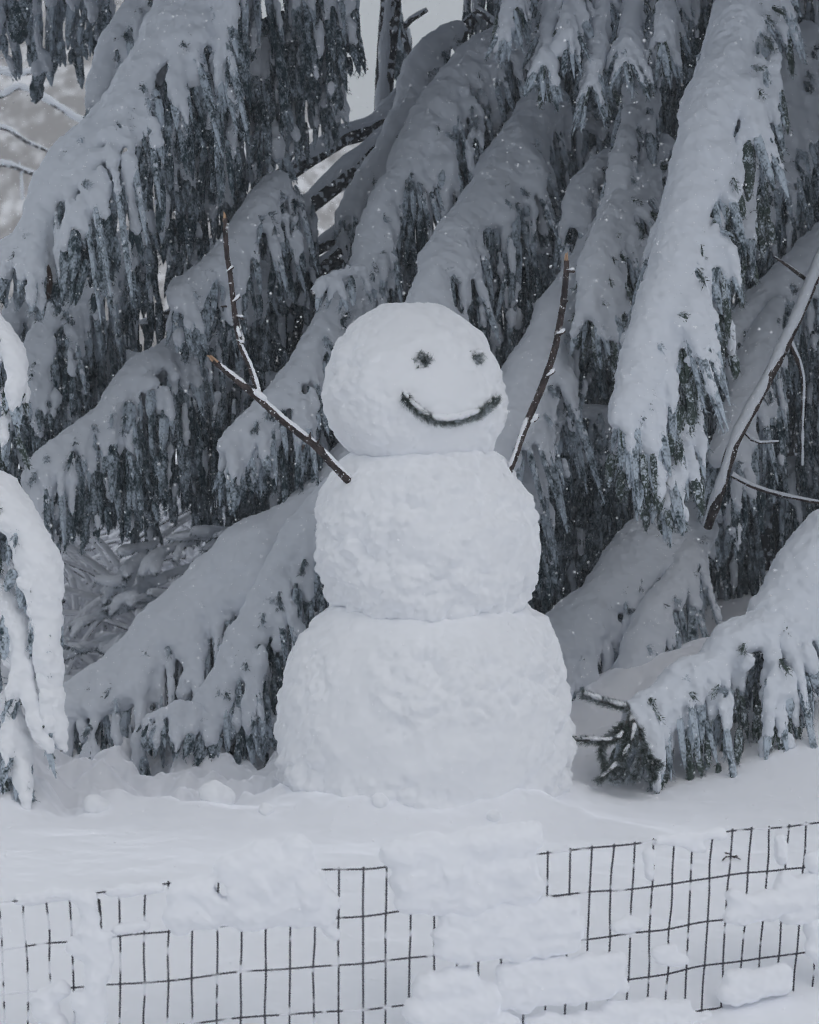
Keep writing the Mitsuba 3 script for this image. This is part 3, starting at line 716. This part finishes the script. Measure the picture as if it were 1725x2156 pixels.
bough(tree2, [(70, 1190, 5.71, .055, .04, .1), (104, 1270, 5.69, .055, .04, .1), (96, 1350, 5.68, .05, .035, .08), (108, 1430, 5.67, .04, .03, .06), (100, 1500, 5.66, .03, .02, .05), (118, 1530, 5.66, .022, .02, .03)], 62, dens=30, pod_r=.016, fatness=1.0, **N)
bough(tree2, [(92, 1400, 5.67, .03, .02, .05), (112, 1470, 5.665, .033, .02, .05), (124, 1540, 5.66, .03, .02, .03), (132, 1575, 5.66, .022, .02, .03)], 68, dens=26, pod_r=.014, fatness=1.0, **N)
bough(tree2, [(-150, 1185, 5.9, .04, .03, .12), (-30, 1215, 5.8, .05, .03, .12), (25, 1280, 5.74, .045, .025, .12), (48, 1370, 5.7, .036, .02, .12), (62, 1470, 5.66, .036, .02, .1), (86, 1545, 5.64, .032, .02, .05), (104, 1575, 5.63, .022, .015, .02)], 63, dens=34, pod_r=.016, fatness=1.0, **N)
bough(tree2, [(-160, 1300, 5.85, .035, .04, .2), (-40, 1310, 5.8, .04, .04, .2), (15, 1330, 5.75, .034, .03, .2), (52, 1340, 5.74, .026, .02, .12)], 64, dens=70, pod_r=.016, **{**N, 'cover': .5})
bough(tree2, [(-120, 1440, 5.85, .03, .04, .2), (0, 1460, 5.75, .035, .04, .2), (30, 1500, 5.72, .035, .03, .18), (46, 1560, 5.7, .03, .02, .1), (38, 1600, 5.69, .025, .02, .06)], 65, dens=80, pod_r=.015, fatness=1.0, **{**N, 'cover': .75})
bough(tree2, [(-160, 620, 6.1, .06, .06, .2), (-50, 660, 6.0, .065, .06, .2), (0, 700, 5.95, .06, .05, .2), (28, 750, 5.92, .045, .035, .15), (40, 800, 5.9, .03, .02, .1)], 66, dens=60, pod_r=.016, fatness=1.0, **N)
bough(tree2, [(-150, 800, 6.1, .04, .05, .2), (-40, 815, 6.0, .05, .05, .22), (20, 850, 5.95, .035, .03, .16)], 67, dens=70, pod_r=.016, **{**N, 'cover': .4})

# ------------------------------------------------------------------ the snowman
man = thing('snowman', 'snowman of three packed balls with a needle sprig smile and two stick arms', 'snowman')
MY = 6.0


def ball(rows, seed, n_th=460, dz=0.0055, rough=1.9, smooth_face=None):
    """A ball from rows (v, left u, right u) of its outline at depth MY; its depth equals its mean half width."""
    R = np.array([[pt(870, v, MY)[2], pt(a, v, MY)[0], pt(b, v, MY)[0]] for v, a, b in rows])
    cx, rx = (R[:, 1] + R[:, 2]) / 2, (R[:, 2] - R[:, 1]) / 2
    S, length = spline(np.c_[R[:, 0], cx * 0.25, rx], 400)
    prof, L = np.c_[S[:, 0], S[:, 1] / 0.25, S[:, 2]], 0
    s = np.r_[0, np.cumsum(np.hypot(np.diff(prof[:, 0]), np.diff(prof[:, 2])))]
    m = int(s[-1] / dz)
    prof = np.stack([np.interp(np.linspace(0, s[-1], m), s, prof[:, k]) for k in range(3)], 1)
    prof[:, 2] = np.maximum(prof[:, 2], 0.001)
    th = np.arange(n_th) * 2 * math.pi / n_th
    v = np.stack([prof[:, 1:2] + prof[:, 2:3] * np.cos(th), MY + prof[:, 2:3] * np.sin(th), np.broadcast_to(prof[:, 0:1], (m, n_th))], -1).reshape(-1, 3)
    i, j = np.meshgrid(np.arange(m - 1), np.arange(n_th), indexing='ij')
    a, b = i * n_th + j, i * n_th + (j + 1) % n_th
    f = np.concatenate([np.stack([a, a + n_th, b], -1).reshape(-1, 3), np.stack([b, a + n_th, b + n_th], -1).reshape(-1, 3)])
    n = vnormals(v, f)
    rg = np.random.default_rng(seed)
    lo, hi = v.min(0) - 0.05, v.max(0) + 0.05

    def crumbs(size, sd):
        """Rounded lumps with creases between them, about size metres across."""
        k = int(np.prod(hi - lo) / size**3)
        w = v + 0.35 * size * np.stack([meshkit.noise(v / size * 1.3, sd + c) - 0.5 for c in range(3)], 1)
        d = cKDTree(rg.uniform(lo, hi, (k, 3))).query(w, workers=-1)[0] / size
        return 0.45 - np.minimum(d, 0.9)**2
    big = meshkit.fbm(v * 4.5, 3, seed) - 0.5
    rough_at = np.clip((meshkit.fbm(v * 5.0, 2, seed + 5) - 0.38) * 3.2, 0.05, 1)
    side = np.clip(np.abs(v[:, 0] - v[:, 0].mean()) / (np.ptp(v[:, 0]) / 2) * 1.6 - 0.7, 0, 1)
    amt = np.clip(rough_at + 0.5 * side, 0.05, 1.1)
    h = 0.022 * big + 0.012 * (meshkit.fbm(v * 12, 3, seed + 1) - 0.5)
    h = h + amt * (0.018 * crumbs(0.060, seed + 2) + 0.011 * crumbs(0.030, seed + 3) * (0.3 + meshkit.noise(v * 9, seed + 4)) + 0.004 * (meshkit.noise(v * 75, seed + 9) - 0.5))
    if smooth_face is not None:
        c, r = smooth_face
        d = np.linalg.norm(v - c, axis=1)
        h = h * (1 - 0.8 * np.exp(-(d / r)**2))
    return v + n * (rough * h - 0.007)[:, None], f


base = ball([(1262, 860, 930), (1263, 770, 1030), (1266, 715, 1090), (1274, 692, 1116), (1292, 670, 1135), (1320, 645, 1160), (1370, 618, 1183), (1420, 600, 1195), (1480, 588, 1204), (1540, 582, 1208), (1600, 587, 1206), (1660, 596, 1198), (1710, 606, 1188), (1760, 650, 1140)], 11, 640, 0.006)
mid = ball([(940, 860, 920), (943, 790, 980), (950, 738, 1030), (965, 714, 1060), (1000, 690, 1090), (1040, 677, 1112), (1080, 670, 1128), (1130, 667, 1133), (1180, 668, 1129), (1220, 678, 1121), (1250, 690, 1110), (1275, 706, 1096), (1300, 740, 1060), (1315, 800, 1000)], 12, 520, 0.0055, 1.8)
face_c = pt(960, 800, 5.73)
head = ball([(638, 862, 872), (640, 835, 905), (647, 806, 938), (662, 772, 974), (690, 738, 1010), (720, 712, 1034), (750, 696, 1048), (780, 685, 1056), (820, 677, 1064), (860, 680, 1066), (900, 694, 1058), (930, 714, 1042), (952, 735, 1024), (972, 762, 995), (985, 820, 930)], 13, 460, 0.0052, 1.5, (face_c, 0.17))
part(man, 'base_ball', base, 'packed_snow', label='large bottom ball of rough packed snow')
part(man, 'middle_ball', mid, 'packed_snow', label='middle ball of packed snow with crumbly sides')
hd = part(man, 'head', head, 'packed_snow', label='round head with a smooth patted face turned to the right')


def surface(mesh, u, v):
    """The point of the mesh that faces the camera at the place (u, v), and its normal."""
    V, F = mesh
    d = V - CAM
    w = d @ FWD
    du, dv = d[:, 0] / w * FOC + 862.5 - u, 1078 - (d @ UPV) / w * FOC - v
    k = np.where(du**2 + dv**2 < 7**2)[0]
    k = k[V[k, 1] < V[k, 1].min() + 0.05]
    c = V[k].mean(0) - CAM
    nn = vnormals(*mesh)[k].mean(0)
    p = pt(u, v, CAM[1] + c[1])
    return p, nn / np.linalg.norm(nn)


rng = np.random.default_rng(5)
for (u, v, sz, frost) in ((891, 755, 0.88, 0.0), (1003, 752, 0.84, 1.0)):
    p, n = surface(head, u, v)
    bs, ax = [], []
    for _ in range(26):
        th, rr = rng.uniform(0, 2 * math.pi), 0.016 * math.sqrt(rng.random()) * sz
        t = np.array([rr * math.cos(th), 0, rr * math.sin(th)])
        bs.append(p + t - n * 0.006)
        ax.append(n * 0.013 + rng.normal(size=3) * 0.008 + np.array([0.003, 0, -0.003]))
    e = part(hd, 'eye', needles(np.array(bs), np.array(ax), 24, rng, 0.003, 0.015 * sz, 0.0025, 0.4), 'green_needles', smooth=False,
             label='clump of dark green spruce needles as the left eye' if u < 950 else 'clump of frosted spruce needles as the right eye')
    sn = [[*(p + n * 0.003 + np.array([0.008, 0, 0.017 * sz])), 0.004, *(p + n * 0.003 + np.array([0.013, 0, 0.013])), 0.003]]
    if frost:
        sn += [[*(p + n * 0.008 + np.array([a, 0, b])), 0.005, *(p + n * 0.009 + np.array([a + .004, 0, b + .002])), 0.004] for a, b in ((-.008, .006), (.004, .012), (-.002, .014))]
    part(e, 'snow', snow_body(sn, 0.0022, 0.002, 0.0012, 90), 'packed_snow')
mouth_uv = [(851, 826), (862, 846), (880, 864), (903, 879), (930, 886), (960, 884), (985, 878), (1008, 870), (1026, 855), (1040, 839)]
mp = []
for u, v in mouth_uv:
    p, n = surface(head, u, v)
    mp.append(p + n * 0.008)
M, ml = spline(np.array(mp), 46)
bs, ax = M[:-1], np.diff(M, axis=0) * 1.6
mouth = part(hd, 'mouth', join([needles(bs, ax, 50, rng, 0.005, 0.020, 0.0025, 0.6), tube(M, 0.0055, 6)]), 'green_needles', smooth=False, label='spruce sprig bent into a wide smile')
sn = []
for k in range(46):
    if rng.random() < (0.95 if 15 < k < 32 else 0.55):
        c = M[k] + np.array([rng.normal() * 0.002, -0.005, 0.011])
        r = rng.uniform(0.006, 0.010) if 15 < k < 32 else rng.uniform(0.004, 0.006)
        sn.append([*c, r, *(c + (M[min(k + 1, 45)] - M[k]) * 1.2), r * 0.9])
part(mouth, 'snow', snow_body(sn, 0.0026, 0.0025, 0.002, 80), 'packed_snow')


def stick(parent, pts, seed, name='stick_arm', label=None, tip=True, snow=(0.55, 0, 1), n=70, wob=0.0016):
    P = np.array([[*pt(u, v, y), r] for u, v, y, r in pts])
    S, l = spline(P, n)
    S[:, :3] += (meshkit.noise(np.c_[np.linspace(0, l * 14, n), np.full((n, 2), seed * 1.7)]) - 0.5)[:, None] * np.array([0.008, 0, 0.005])
    rad = S[:, 3] * (1 + 0.28 * np.clip(meshkit.noise(np.c_[np.linspace(0, l * 18, n), np.full((n, 2), seed * 3.1)]) - 0.6, 0, 1) / 0.4)
    k = part(parent, name, tube(S[:, :3], rad, 12, wob, 70, seed), 'stick_bark', label=label)
    if tip:
        rg = np.random.default_rng(seed)
        d = S[-1, :3] - S[-3, :3]
        d /= np.linalg.norm(d)
        sp = []
        for _ in range(6):
            o = rg.normal(size=3) * rad[-1] * 0.4
            sp.append(tube(np.array([S[-2, :3] + o * .8, S[-1, :3] + o + d * rg.uniform(.012, .028)]), [rad[-1] * .55, rad[-1] * .12], 5))
        part(k, 'broken_tip', join(sp), 'split_wood', smooth=False, label='pale splintered end of the stick')
    if snow:
        w, t0, t1 = snow
        a, b = int(t0 * n), int(t1 * n)
        tan = np.gradient(S[:, :3], axis=0)
        tan /= np.linalg.norm(tan, axis=1, keepdims=True)
        up = np.array([0, -0.35, 1.0]) - (tan @ np.array([0, -0.35, 1.0]))[:, None] * tan
        up /= np.linalg.norm(up, axis=1, keepdims=True)
        hn = meshkit.noise(np.c_[np.linspace(0, l * 22, n), np.full((n, 2), seed * 5.3)])
        segs = []
        for q in range(a, b - 1):
            if hn[q] > 0.22:
                rr = rad[q] * w * (0.55 + 0.6 * hn[q])
                segs.append([*(S[q, :3] + up[q] * rad[q] * 0.72), rr, *(S[q + 1, :3] + up[q + 1] * rad[q + 1] * 0.72), rr])
        if segs:
            part(k, 'snow', snow_body(segs, 0.0035, 0.003, 0.0022, 70, seed, .001), 'packed_snow')
    return k, S, rad


def stub(parent, u, v, y, du, dv, r, l, seed, cap=0.0):
    p = pt(u, v, y)
    d = pt(u + du, v + dv, y) - p
    d = d / np.linalg.norm(d) * l + np.array([0, -0.004, 0])
    k = part(parent, 'side_twig', tube(np.array([p, p + d * .5, p + d]), [r, r * .8, r * .35], 6), 'stick_bark')
    if cap:
        part(k, 'snow', snow_body([[*(p + d * .4 + [0, -.003, .006]), cap, *(p + d * .75 + [0, -.003, .009]), cap * .6], [*(p + [0, -.003, .004]), cap * .6, *(p - d * .5 + [0, -.004, .003]), cap * .5]], 0.0026, 0.0025, 0.003, 90, seed), 'packed_snow')


armL, _, _ = stick(man, [(765, 1045, 5.93, .0122), (735, 1012, 5.815, .0122), (667, 943, 5.77, .0118), (622, 907, 5.76, .0115), (555, 845, 5.75, .0112), (498, 797, 5.75, .0095), (453, 757, 5.75, .0078)], 3, label='forked brown stick raised on the left', snow=(.42, .12, .98))
fork, _, _ = stick(armL, [(545, 836, 5.75, .0098), (538, 812, 5.75, .0095), (523, 766, 5.75, .0088), (501, 704, 5.75, .0085), (490, 631, 5.75, .0078), (482, 563, 5.75, .0076), (476, 500, 5.75, .007), (474, 460, 5.75, .0064)], 4, name='fork_twig', snow=(.36, .02, .42))
for u, v, du, dv, c in ((652, 924, 2, -14, 0), (668, 938, 4, -12, 0), (640, 936, -3, 10, 0)):
    stub(armL, u, v, 5.75, du, dv, .005, .02, 1, c)
part(armL, 'snow', snow_body([[*pt(541, 826, 5.738), .010, *pt(556, 838, 5.738), .009]], .003, .003, .002, 70, 4), 'packed_snow')
p2 = [(500, 632, 5.744, 12, -8, .0055), (507, 668, 5.744, 10, 4, .004), (508, 705, 5.744, 5, 12, .005), (482, 645, 5.744, -8, 0, 0), (486, 570, 5.744, 10, -6, .004), (508, 720, 5.744, 8, 4, .004)]
for u, v, y, du, dv, c in p2:
    stub(man + '__stick_arm', u - 4, v, y, du, dv, .0035, .018, int(v), c)
armR, _, _ = stick(man, [(1066, 1010, 5.98, .0095), (1078, 980, 5.97, .0098), (1103, 913, 5.97, .0105), (1121, 866, 5.97, .0108), (1154, 780, 5.97, .0105), (1175, 704, 5.97, .0100), (1184, 654, 5.97, .0095), (1190, 607, 5.97, .0092), (1194, 548, 5.97, .0085)], 6,
                   label='single brown stick raised on the right with a pale snapped tip', snow=(.45, .06, .30))
for u, v, du, dv, c in ((1179, 702, 12, -4, .006), (1158, 788, 10, -6, .0065), (1124, 886, 10, -8, .008), (1199, 570, 10, 2, .004), (1186, 640, 8, -6, 0)):
    stub(armR, u, v, 5.962, du, dv, .006, .018, int(u), c)

# loose lumps of snow on the ground
for u, v, y, r, lab in ((452, 1698, 5.72, .042, 'round lump of snow lying alone left of the snowman base'), (200, 1700, 5.68, .03, 'small clod of snow at the left by the caked spruce'), (800, 1703, 5.55, .02, 'flat crumb of snow at the foot of the snowman'),
                        (1040, 1708, 5.52, .018, 'crumb of snow just in front of the snowman base, right of centre'), (560, 1712, 5.6, .018, 'tiny crumb of snow right of the round lump')):
    p = pt(u, v, y)
    p[2] = float(ground_z(np.array(p[0]), np.array(p[1]))) + r * .35
    k = thing('snow_clod', lab, 'snow lump')
    add(k, snow_body([[*p, r, *(p + np.array([r * .7, .01, -r * .2])), r * .75], [*(p + [-r * .4, 0, r * .3]), r * .6, *(p + [0, 0, r * .35]), r * .6]], .006, .006, .006, 26, int(u)), 'packed_snow')

# the needled twig poking from the low right bough, and a brown bud tip on the left
tip = thing('fallen_spruce_tip', 'green spruce twig tip sticking out of the snow right of the snowman', 'twig')
rng = np.random.default_rng(9)
tw = [[(1330, 1492, 6.1), (1280, 1480, 6.08), (1228, 1463, 6.06)], [(1335, 1495, 6.1), (1318, 1540, 6.05), (1285, 1560, 6.0), (1205, 1558, 5.98)], [(1340, 1500, 6.1), (1330, 1560, 6.02), (1300, 1610, 5.98), (1260, 1645, 5.95)],
      [(1345, 1520, 6.08), (1350, 1580, 6.0), (1345, 1620, 5.96), (1330, 1640, 5.94)], [(1350, 1560, 6.0), (1370, 1600, 5.96), (1388, 1612, 5.92)], [(1360, 1590, 5.97), (1375, 1625, 5.94), (1372, 1640, 5.92)], [(1310, 1590, 6.0), (1290, 1640, 5.96), (1340, 1632, 5.94)],
      [(1320, 1520, 6.06), (1270, 1570, 6.0), (1275, 1620, 5.97)], [(1330, 1530, 6.05), (1310, 1600, 5.99), (1320, 1640, 5.96)]]
nb, na, wood = [], [], []
for w in tw:
    S, l = spline(np.array([pt(*q) for q in w]), 26)
    wood.append(tube(S, np.linspace(.005, .0025, 26), 6))
    nb.append(S[:-1])
    na.append(np.diff(S, axis=0) * 1.3)
part(tip, 'stem', join(wood), 'stick_bark')
part(tip, 'needles', needles(np.vstack(nb), np.vstack(na), 44, rng, .004, .022, .0028, .9), 'green_needles', smooth=False, kind='stuff')
sn = []
for w in tw[:3]:
    S, l = spline(np.array([pt(*q) for q in w]), 26)
    for q in range(2, 24):
        if rng.random() < .5:
            sn.append([*(S[q] + [0, 0, .007]), .006, *(S[q + 1] + [0, 0, .007]), .005])
part(tip, 'snow', snow_body(sn, .005, .004, .003, 60), 'powder_snow')
lit = thing('fallen_twiglet', 'tiny brown forked twig lying on the snow behind the fence at right', 'twig')
p = pt(1538, 1812, 4.75)
gz = lambda a: np.array([a[0], a[1], float(ground_z(np.array(a[0]), np.array(a[1]))) + .006])
for Yq in np.linspace(4.2, 5.6, 200):                               # where the line of sight meets the ground
    p = pt(1538, 1812, Yq)
    if p[2] < ground_z(np.array(p[0]), np.array(p[1])):
        break
add(lit, join([tube(np.array([gz(p + a), (gz(p + a) + gz(p + b)) / 2 + [0, 0, .004], gz(p + b)]), [.0022, .002, .0014], 5) for a, b in
               ((np.array([-.024, -.02, 0]), np.array([.0, .02, 0])), (np.array([0, .02, 0]), np.array([.026, -.01, 0])), (np.array([-.004, .06, 0]), np.array([.01, .005, 0])), (np.array([.012, .005, 0]), np.array([.024, .02, 0])))]), 'stick_bark')

# ------------------------------------------------------------------ the wire fence in front
fence = thing('wire_fence', 'low welded wire mesh fence crossing the foreground, its wires frosted with snow', 'fence')
TOPC, _ = spline(np.array([pt(u, v, y) for u, v, y in ((-260, 1926, 4.12), (-100, 1912, 4.08), (30, 1898, 4.05), (300, 1868, 4.02), (650, 1836, 4.02), (800, 1825, 4.04), (1137, 1795, 4.12), (1387, 1768, 4.22), (1517, 1752, 4.29), (1725, 1731, 4.40), (1950, 1707, 4.52))]), 900)
sarc = np.r_[0, np.cumsum(np.linalg.norm(np.diff(TOPC, axis=0), axis=1))]


def uv_of(P):
    d = np.atleast_2d(P) - CAM
    w = d @ FWD
    return d[:, 0] / w * FOC + 862.5, 1078 - (d @ UPV) / w * FOC


def fence_pt(s, z):
    """s metres along the top wire, z metres below it; the mesh sags and waves a little."""
    s, z = np.atleast_1d(s).astype(float), np.atleast_1d(z).astype(float)
    p = np.stack([np.interp(s, sarc, TOPC[:, k]) for k in range(3)], 1)
    u = np.interp(s, sarc, uv_of(TOPC)[0])
    lean = np.where(u > 900, -0.055 * (u - 900) / 800, -0.03 * (900 - u) / 900 * np.clip(z / 0.2, 0, 1)) * z
    bow = np.where(u < 350, 0.05 * (350 - u) / 350 * np.clip(0.22 - z, -.05, 0.22) * -1.0, 0)
    q = np.stack([s * 6, z * 7, s * 0], 1)
    wig = (meshkit.noise(np.stack([s * 19.7, z * 14, s * 0 + 3], 1), 4) - 0.5) * 0.0045
    p[:, 0] += lean + bow + wig
    p[:, 1] += 0.018 * (meshkit.noise(q, 8) - 0.5) + 0.02 * z
    p[:, 2] -= z + 0.006 * (meshkit.noise(q * 1.7, 9) - 0.5)
    return p


s_ref = np.interp(1155, uv_of(TOPC)[0], sarc)
cols = s_ref + 0.0508 * np.arange(-60, 60)
cols = cols[(cols > 0.02) & (cols < sarc[-1] - 0.02)]
for c in cols:
    z = np.linspace(-0.004, 0.52, 60)
    part(fence, 'upright_wire', tube(fence_pt(np.full(60, c), z), 0.0021, 6), 'fence_wire')
for r in range(6):
    s = np.arange(0.0, sarc[-1], 0.012)
    part(fence, 'cross_wire', tube(fence_pt(s, np.full(len(s), r * 0.1016)) - [0, 0.003, 0], 0.0021, 6), 'fence_wire')
sp = np.interp(203, uv_of(TOPC)[0], sarc)
z = np.linspace(0.02, 0.7, 30)
post = fence_pt(np.full(30, sp), z)
part(fence, 'post', tube(post + [0, .012, 0], 0.011, 8, .002), 'limb_bark')


def at_fence(u, v):
    Y = np.interp(u, uv_of(TOPC)[0], TOPC[:, 1])
    return pt(u, v, Y)


def clump(strokes, label, seed, squash=0.95, front=0.0, holes=()):
    """Snow stuck to the mesh: strokes (u0, v0, u1, v1, radius in metres) along the fence, flattened to its plane."""
    segs = []
    rg = np.random.default_rng(seed + 700)
    for u0, v0, u1, v1, r in strokes:
        k = max(2, int(math.hypot(u1 - u0, v1 - v0) / (r * 620)))
        for t in np.linspace(0, 1, k):
            a = np.array([u0 + (u1 - u0) * t, v0 + (v1 - v0) * t]) + rg.normal(size=2) * r * 140
            b = a + rg.normal(size=2) * r * 330
            segs.append([*at_fence(*a), r * rg.uniform(.65, 1.05), *at_fence(*b), r * rg.uniform(.4, .85)])
        segs.append([*at_fence(u0, v0), r * .8, *at_fence(u1, v1), r * .8])
    V, F = snow_body(segs, 0.0062, 0.004, 0.008, 17, seed, .0028, [(at_fence(a, b)[0], at_fence(a, b)[2], c) for a, b, c in holes])
    yc = np.interp(V[:, 0], TOPC[:, 0], TOPC[:, 1])
    V[:, 1] = yc + (V[:, 1] - yc) * squash - front
    k = thing('snow_clump', label, 'snow', 'snow stuck to the wire fence')
    add(k, (V, F), 'powder_snow')


clump([(380, 1885, 460, 1872, .035), (375, 1930, 440, 1925, .035), (500, 1830, 560, 1810, .045), (500, 1880, 600, 1830, .05), (520, 1920, 640, 1880, .05), (560, 1850, 610, 1825, .045), (470, 1920, 680, 1925, .03), (600, 1880, 690, 1900, .03), (440, 1868, 520, 1845, .025), (430, 1900, 440, 1930, .02)],
      'large snow clump with a small hole, left of centre on the fence', 104, holes=[(466, 1868, .013), (473, 1880, .012)])
clump([(830, 1800, 900, 1785, .03), (860, 1800, 1090, 1775, .04), (860, 1850, 1100, 1830, .045), (870, 1890, 1110, 1870, .035), (980, 1780, 1110, 1760, .03), (850, 1900, 1000, 1895, .02)], 'broad flat slab of snow bridging the top wire at centre', 2)
clump([(945, 1935, 1195, 1918, .028), (940, 1970, 1205, 1950, .032), (935, 2003, 1185, 1988, .026), (1000, 1920, 1160, 1905, .018)], 'oblong snow slab below the centre slab on the fence', 3)
clump([(1065, 2050, 1300, 2022, .022), (1065, 2080, 1295, 2055, .028), (1060, 2105, 1280, 2085, .022)], 'snow slab low on the fence right of centre', 4)
clump([(900, 2080, 985, 2070, .035), (890, 2130, 1020, 2120, .04), (900, 2160, 1060, 2160, .035)], 'big low mass of snow at the bottom edge near centre', 5)
clump([(1540, 1930, 1620, 1915, .022), (1560, 1905, 1720, 1895, .026), (1650, 1870, 1760, 1858, .028), (1660, 1930, 1780, 1920, .018)], 'snow slab on the fence at the right edge, upper one', 6)
clump([(1540, 2065, 1650, 2050, .022), (1530, 2095, 1650, 2075, .024)], 'snow slab near the bottom right of the fence', 7)
clump([(1130, 2160, 1330, 2158, .026), (1290, 2130, 1440, 2122, .022), (1320, 2155, 1480, 2150, .026)], 'low snow bank caught in the fence at the bottom edge, right of centre', 8)
clump([(1715, 1950, 1760, 2010, .024), (1708, 1990, 1740, 2025, .018)], 'narrow snow clump at the right edge below the slab', 9)
clump([(1712, 1810, 1760, 1790, .022), (1716, 1825, 1760, 1830, .016)], 'snow clump at the right edge near the top wire', 10)
clump([(160, 1885, 190, 1890, .018), (185, 1890, 195, 1960, .02), (190, 1960, 205, 2060, .02), (160, 1990, 180, 2000, .02), (215, 1970, 225, 2040, .016), (200, 2060, 205, 2170, .02), (175, 2110, 190, 2150, .022)], 'snow crusted on the fence post at left', 11, front=.012)
clump([(100, 2100, 125, 2080, .022), (98, 2130, 115, 2160, .026)], 'snow clump low at the left beside the post', 12)
clump([(250, 1958, 305, 1950, .013)], 'thin snow clump right of the post on the second wire', 13)
clump([(1300, 1950, 1340, 1942, .015)], 'small round clump between wires right of centre', 14)
clump([(1380, 2008, 1415, 2000, .016), (1400, 2020, 1440, 2020, .014)], 'small clump on the lower mesh right of centre', 15)
clump([(688, 1950, 706, 1968, .014), (668, 1840, 680, 1900, .010)], 'little tag of snow at the right end of the large clump', 16)
clump([(1385, 1772, 1520, 1756, .010), (1440, 1775, 1480, 1790, .012)], 'snow rim along the top wire at right', 17)
clump([(40, 1895, 160, 1880, .006)], 'thin snow rim along the top wire left of the post', 18)
clump([(225, 1878, 340, 1866, .006)], 'thin snow rim along the top wire right of the post', 20)
clump([(1640, 1760, 1650, 1812, .008)], 'thin snow strip on an upright wire near the right edge', 19)
clump([(1365, 1795, 1370, 1850, .010)], 'thin snow strip on an upright wire right of centre', 21)

# ------------------------------------------------------------------ falling snow
rng = np.random.default_rng(2024)
NF = 15000
Y = (rng.uniform(3.4**3, 7.6**3, NF))**(1 / 3)
c = np.array([pt(rng.uniform(-150, 1875), rng.uniform(-150, 2250), y) for y in Y])
c = c[c[:, 2] > ground_z(c[:, 0], c[:, 1]) + 0.03]
OCT = np.array([[1, 0, 0], [-1, 0, 0], [0, 1, 0], [0, -1, 0], [0, 0, 1], [0, 0, -1.0]])
OF = np.array([[0, 2, 4], [2, 1, 4], [1, 3, 4], [3, 0, 4], [2, 0, 5], [1, 2, 5], [3, 1, 5], [0, 3, 5]])
r = np.clip(rng.lognormal(math.log(0.0011), 0.30, len(c)), 0.0007, 0.0020)
st = rng.uniform(0.7, 1.7, (len(c), 3)) * r[:, None]
v = (OCT[None] * st[:, None] + c[:, None]).reshape(-1, 3)
f = (OF[None] + 6 * np.arange(len(c))[:, None, None]).reshape(-1, 3)
add('falling_snow', (v, f), 'flake', smooth=True)
labels['falling_snow'] = {'label': 'small white snowflakes drifting through the air', 'category': 'snowflakes', 'kind': 'stuff'}
